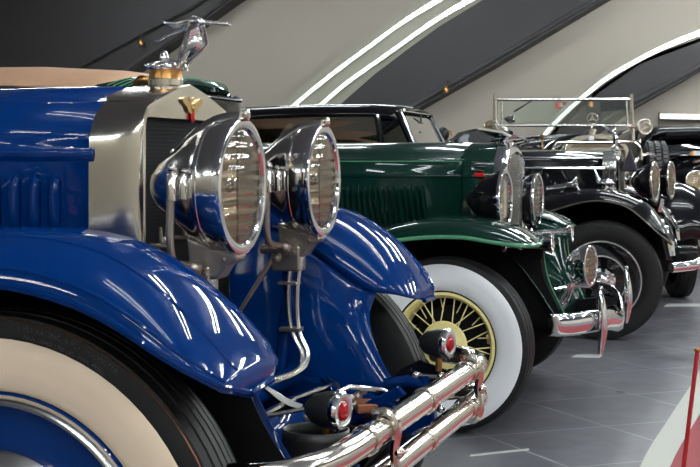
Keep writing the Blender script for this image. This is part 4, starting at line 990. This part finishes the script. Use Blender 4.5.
# side-mounted spare wheel
c = K(655.5, 172, 10.9)
b = MB(); b.lathe([(r, y) for r, y in tyre_profile(.26, .16, .19)[1]], axis=(1, -.12, 0), n=56); sp_ = b.build('spare_tyre', RUBBER, tour, loc=c, ang=28)
MB().lathe([(.16, .04), (.14, .05), (.0005, .05), (.0005, -.05), (.16, -.05)], axis=(1, -.12, 0), n=32).build('spare_hub', BLACK, sp_)
tb = MB()
for k in range(44):
    a = 2*PI*k/44; ax = Vector((1, -.12, 0)).normalized(); q = Vector((0, 0, 1)).rotation_difference(ax)
    for yy in (-.058, .0, .058):
        aa = a+(.07 if yy else 0)
        v = q@Vector((.262*math.cos(aa), .262*math.sin(aa), yy)); tb.box(tuple(v), (.024, .030, .036), rot=(q@Matrix.Rotation(aa, 3, 'Z').to_quaternion()).to_matrix() if False else (q.to_matrix()@Matrix.Rotation(aa, 3, 'Z')))
tb.build('tread_blocks', mat('highlight_rubber', (.06, .06, .065), .5), sp_, smooth=False)  # paler rubber colour stands in for highlights on the blocks
MB().tube(smooth_path([K(634, 166, 10.7), K(637, 160, 10.7), K(645, 155, 10.7), K(654, 156, 10.7), K(660, 161, 10.7), K(663, 170, 10.7)], 3), .022, 10).build('spare_strap', NICKEL, tour)

# ================================================================== BLACK SALOON at the right edge
U1, D1 = 4.02, 12.9
sal = thing('vintage_car', 'black closed saloon facing the camera at the right edge, behind the open tourer', 'car', UD(U1, D1), TH)
Q = lambda px, py, d: ((px-350)/F*d-U1, d-D1, CH-(py-HZ)/F*d)
rows = []
for y, w, z, zb in ((.95, .60, 1.28, 1.17), (1.05, .66, 1.40, 1.17), (1.2, .70, 1.455, 1.15), (1.6, .72, 1.475, 1.13), (2.4, .72, 1.47, 1.1), (3.1, .68, 1.40, 1.05), (3.5, .62, 1.2, 1.0)):
    rows.append([(-w, y, 1.0), (-w, y, z-.12), (-w*.93, y, z-.03), (-w*.7, y, z), (0, y, z+.015), (w*.7, y, z), (w*.93, y, z-.03), (w, y, z-.12), (w, y, 1.0)])
MB().loft(rows[1:]).build('roof', BLACK, sal, sol=.02, ang=70)
ws = [(-.60, .88, 1.14), (-.60, .96, 1.27), (-.54, 1.0, 1.33), (-.40, 1.01, 1.355), (.40, 1.01, 1.355), (.54, 1.0, 1.33), (.60, .96, 1.27), (.60, .88, 1.14)]
MB().add(ws, [tuple(range(8))]).build('windscreen', glass('dark_window_glass', (.25, .28, .32), .0), sal, smooth=False, sol=.005)
MB().tube(ws, .016, 8, closed=True).build('windscreen_frame', BLACK, sal)
MB().tube([(-.5, .95, 1.365), (0, .97, 1.38), (.5, .95, 1.365)], .05, 10).build('visor', BLACK, sal)
rows = []
for y, k, zt in ((0, 1.0, 1.02), (.3, 1.3, 1.08), (.9, 2.3, 1.14), (1.1, 2.5, 1.15)):
    r = [(-.26*k, y, .55)]+[(-.26*k*math.cos(PI*i/14), y, .85+(zt-.85)*math.sin(PI*i/14)**.7) for i in range(15)]+[(.26*k, y, .55)]
    rows.append(r)
MB().loft(rows, caps=True).build('hood', BLACK, sal, sol=.004, ang=50)
MB().loft([[(x, -.005, .5), (x*.9, -.02, .8), (x*.5, 0, 1.03)] for x in (-.26, -.1, 0, .1, .26)]).build('grille', CHROME, sal, sol=.01)
MB().loft([[(-.70*k, y, .4), (-.72*k, y, .9), (-.66*k, y, 1.14), (.66*k, y, 1.14), (.72*k, y, .9), (.70*k, y, .4)] for y, k in ((1.1, .97), (2, 1.05), (3.3, 1.0), (3.9, .8))], closed=True, caps=True).build('body', BLACK, sal, ang=40)
for sg in (-1, 1):
    rows = []
    for y, z in ((-.56, .48), (-.52, .60), (-.42, .71), (-.25, .79), (0, .82), (.3, .79), (.6, .66), (1.0, .45)):
        rows.append([(sg*(.58+.30*math.cos(PI*i/12)), y, z-.16+.18*math.sin(PI*i/12)**.8) for i in range(13)])
    MB().loft(rows, caps=False).build('fender', [BLACK, DARK], sal, sol=.006, ang=60)
    for yy in (-.05, 3.1):
        w = MB().lathe([(.24, .05), (.1, .03), (.06, .09), (.0005, .10)], axis=(sg, 0, 0), n=28).build('wheel', BLACK, sal, loc=(sg*.70, yy, .36))
        MB().lathe([(r, y) for r, y in tyre_profile(.36, .24, .15)[1]], axis=(sg, 0, 0), n=40).build('tyre', RUBBER, w)
c = Q(692, 180, 12.6)
for sg in (-1, 1):
    hx = c[0] if sg < 0 else -c[0]
    headlight(sal, (hx, -.42, c[2]), .098, HPG, CHROME, name='headlight', rot=(0, 0, -PI/2), n=32)
    MB().ball((sg*.62, -.58, .70), .03, 10, sc=(1, .6, 1.6)).build('amber_lamp', AMBER, sal)
c = Q(671.5, 178.5, 12.7); MB().ball(c, .034, 12, sc=(1, .6, 1)).tube([c, (c[0], c[1]+.1, c[2]-.1)], .01, 8).build('marker_lamp', CHROME, sal)
MB().tube([(-.80, -.55, .47), (-.72, -.70, .47), (-.3, -.76, .47), (.3, -.76, .47), (.72, -.70, .47), (.80, -.55, .47)], .035, 12).tube([(-.76, -.57, .57), (-.3, -.74, .57), (.3, -.74, .57), (.76, -.57, .57)], .018, 12).build('bumper', CHROME, sal)
MB().box((-.18, .80, 1.17), (.12, .05, .05)).build('dash_paper', mat('paper_white', (.7, .7, .7)), sal, smooth=False)
MB().box((-.25, .78, 1.165), (.03, .03, .035)).build('amber_reflector', AMBER, sal, smooth=False)

# ================================================================== open car far behind the green bonnet
dO = 15.6
o6 = thing('vintage_car', 'black open roadster with folded hood, far behind the green bonnet', 'car', UD(1.15, 16.2), TH)
R6 = lambda px, py, d=dO: ((px-350)/F*d-1.15, d-16.2, CH-(py-HZ)/F*d)
rows = []
for px, pt in ((262, 150), (300, 148), (400, 147.5), (434, 147), (447, 141), (470, 140), (492, 141), (503, 144)):
    a_ = R6(px, pt); rows.append([(a_[0], y, z) for y, z in ((0, .4), (-.05, .8), (0, a_[2]), (1.2, a_[2]), (1.25, .8), (1.2, .4))])
for r in rows:
    for i, q in enumerate(r): r[i] = (q[0], q[1]-.6+.2, q[2])
MB().loft(rows, closed=True, caps=True).build('body', BLACK, o6, ang=40)
sil = [(452, 146), (456, 139), (461, 136), (466, 131), (474, 129), (478, 127.5), (481, 130), (490, 130), (497, 134), (500, 146)]
p6 = [R6(*q) for q in sil]
MB().prism([(q[0], q[2]) for q in p6], lambda u, v, w: (u, w, v), -.45, .55).build('folded_hood', LEATHER, o6, bev=.04, smooth=False)
q6 = [R6(*q, 15.5) for q in ((459, 144), (461, 137), (466, 134), (471, 134), (469, 139), (469, 144))]
MB().prism([(q[0], q[2]) for q in q6], lambda u, v, w: (u, w, v), -.62, -.45).build('seat', LGREY, o6, bev=.03, smooth=False)
MB().ball(R6(443, 134.5), .085, 12, sc=(.9, 1, 1.1)).tube([R6(443, 138), R6(447, 144)], .04, 8).build('headrest', LEATHER, o6)
MB().tube([R6(447, 131), R6(451, 131), R6(453, 136)], .012, 8).build('mirror', BRASS, o6)
for x in (-1.9, .15):
    for yy in (-.1, 1.0):
        MB().lathe([(r, y) for r, y in tyre_profile(.36, .24, .14)[1]], axis=(0, 1, 0), n=32).build('wheel', RUBBER, o6, loc=(x+.3, yy-.2, .36))

# ------------------------------------------------------------------ light and view
w = bpy.data.worlds.new('world'); bpy.context.scene.world = w; w.use_nodes = True
w.node_tree.nodes['Background'].inputs[0].default_value = (.5, .52, .55, 1); w.node_tree.nodes['Background'].inputs[1].default_value = .02
vs = bpy.context.scene.view_settings
vs.view_transform = 'Standard'; vs.look = 'None'; vs.exposure = 0.15; vs.gamma = 1; vs.use_curve_mapping = False
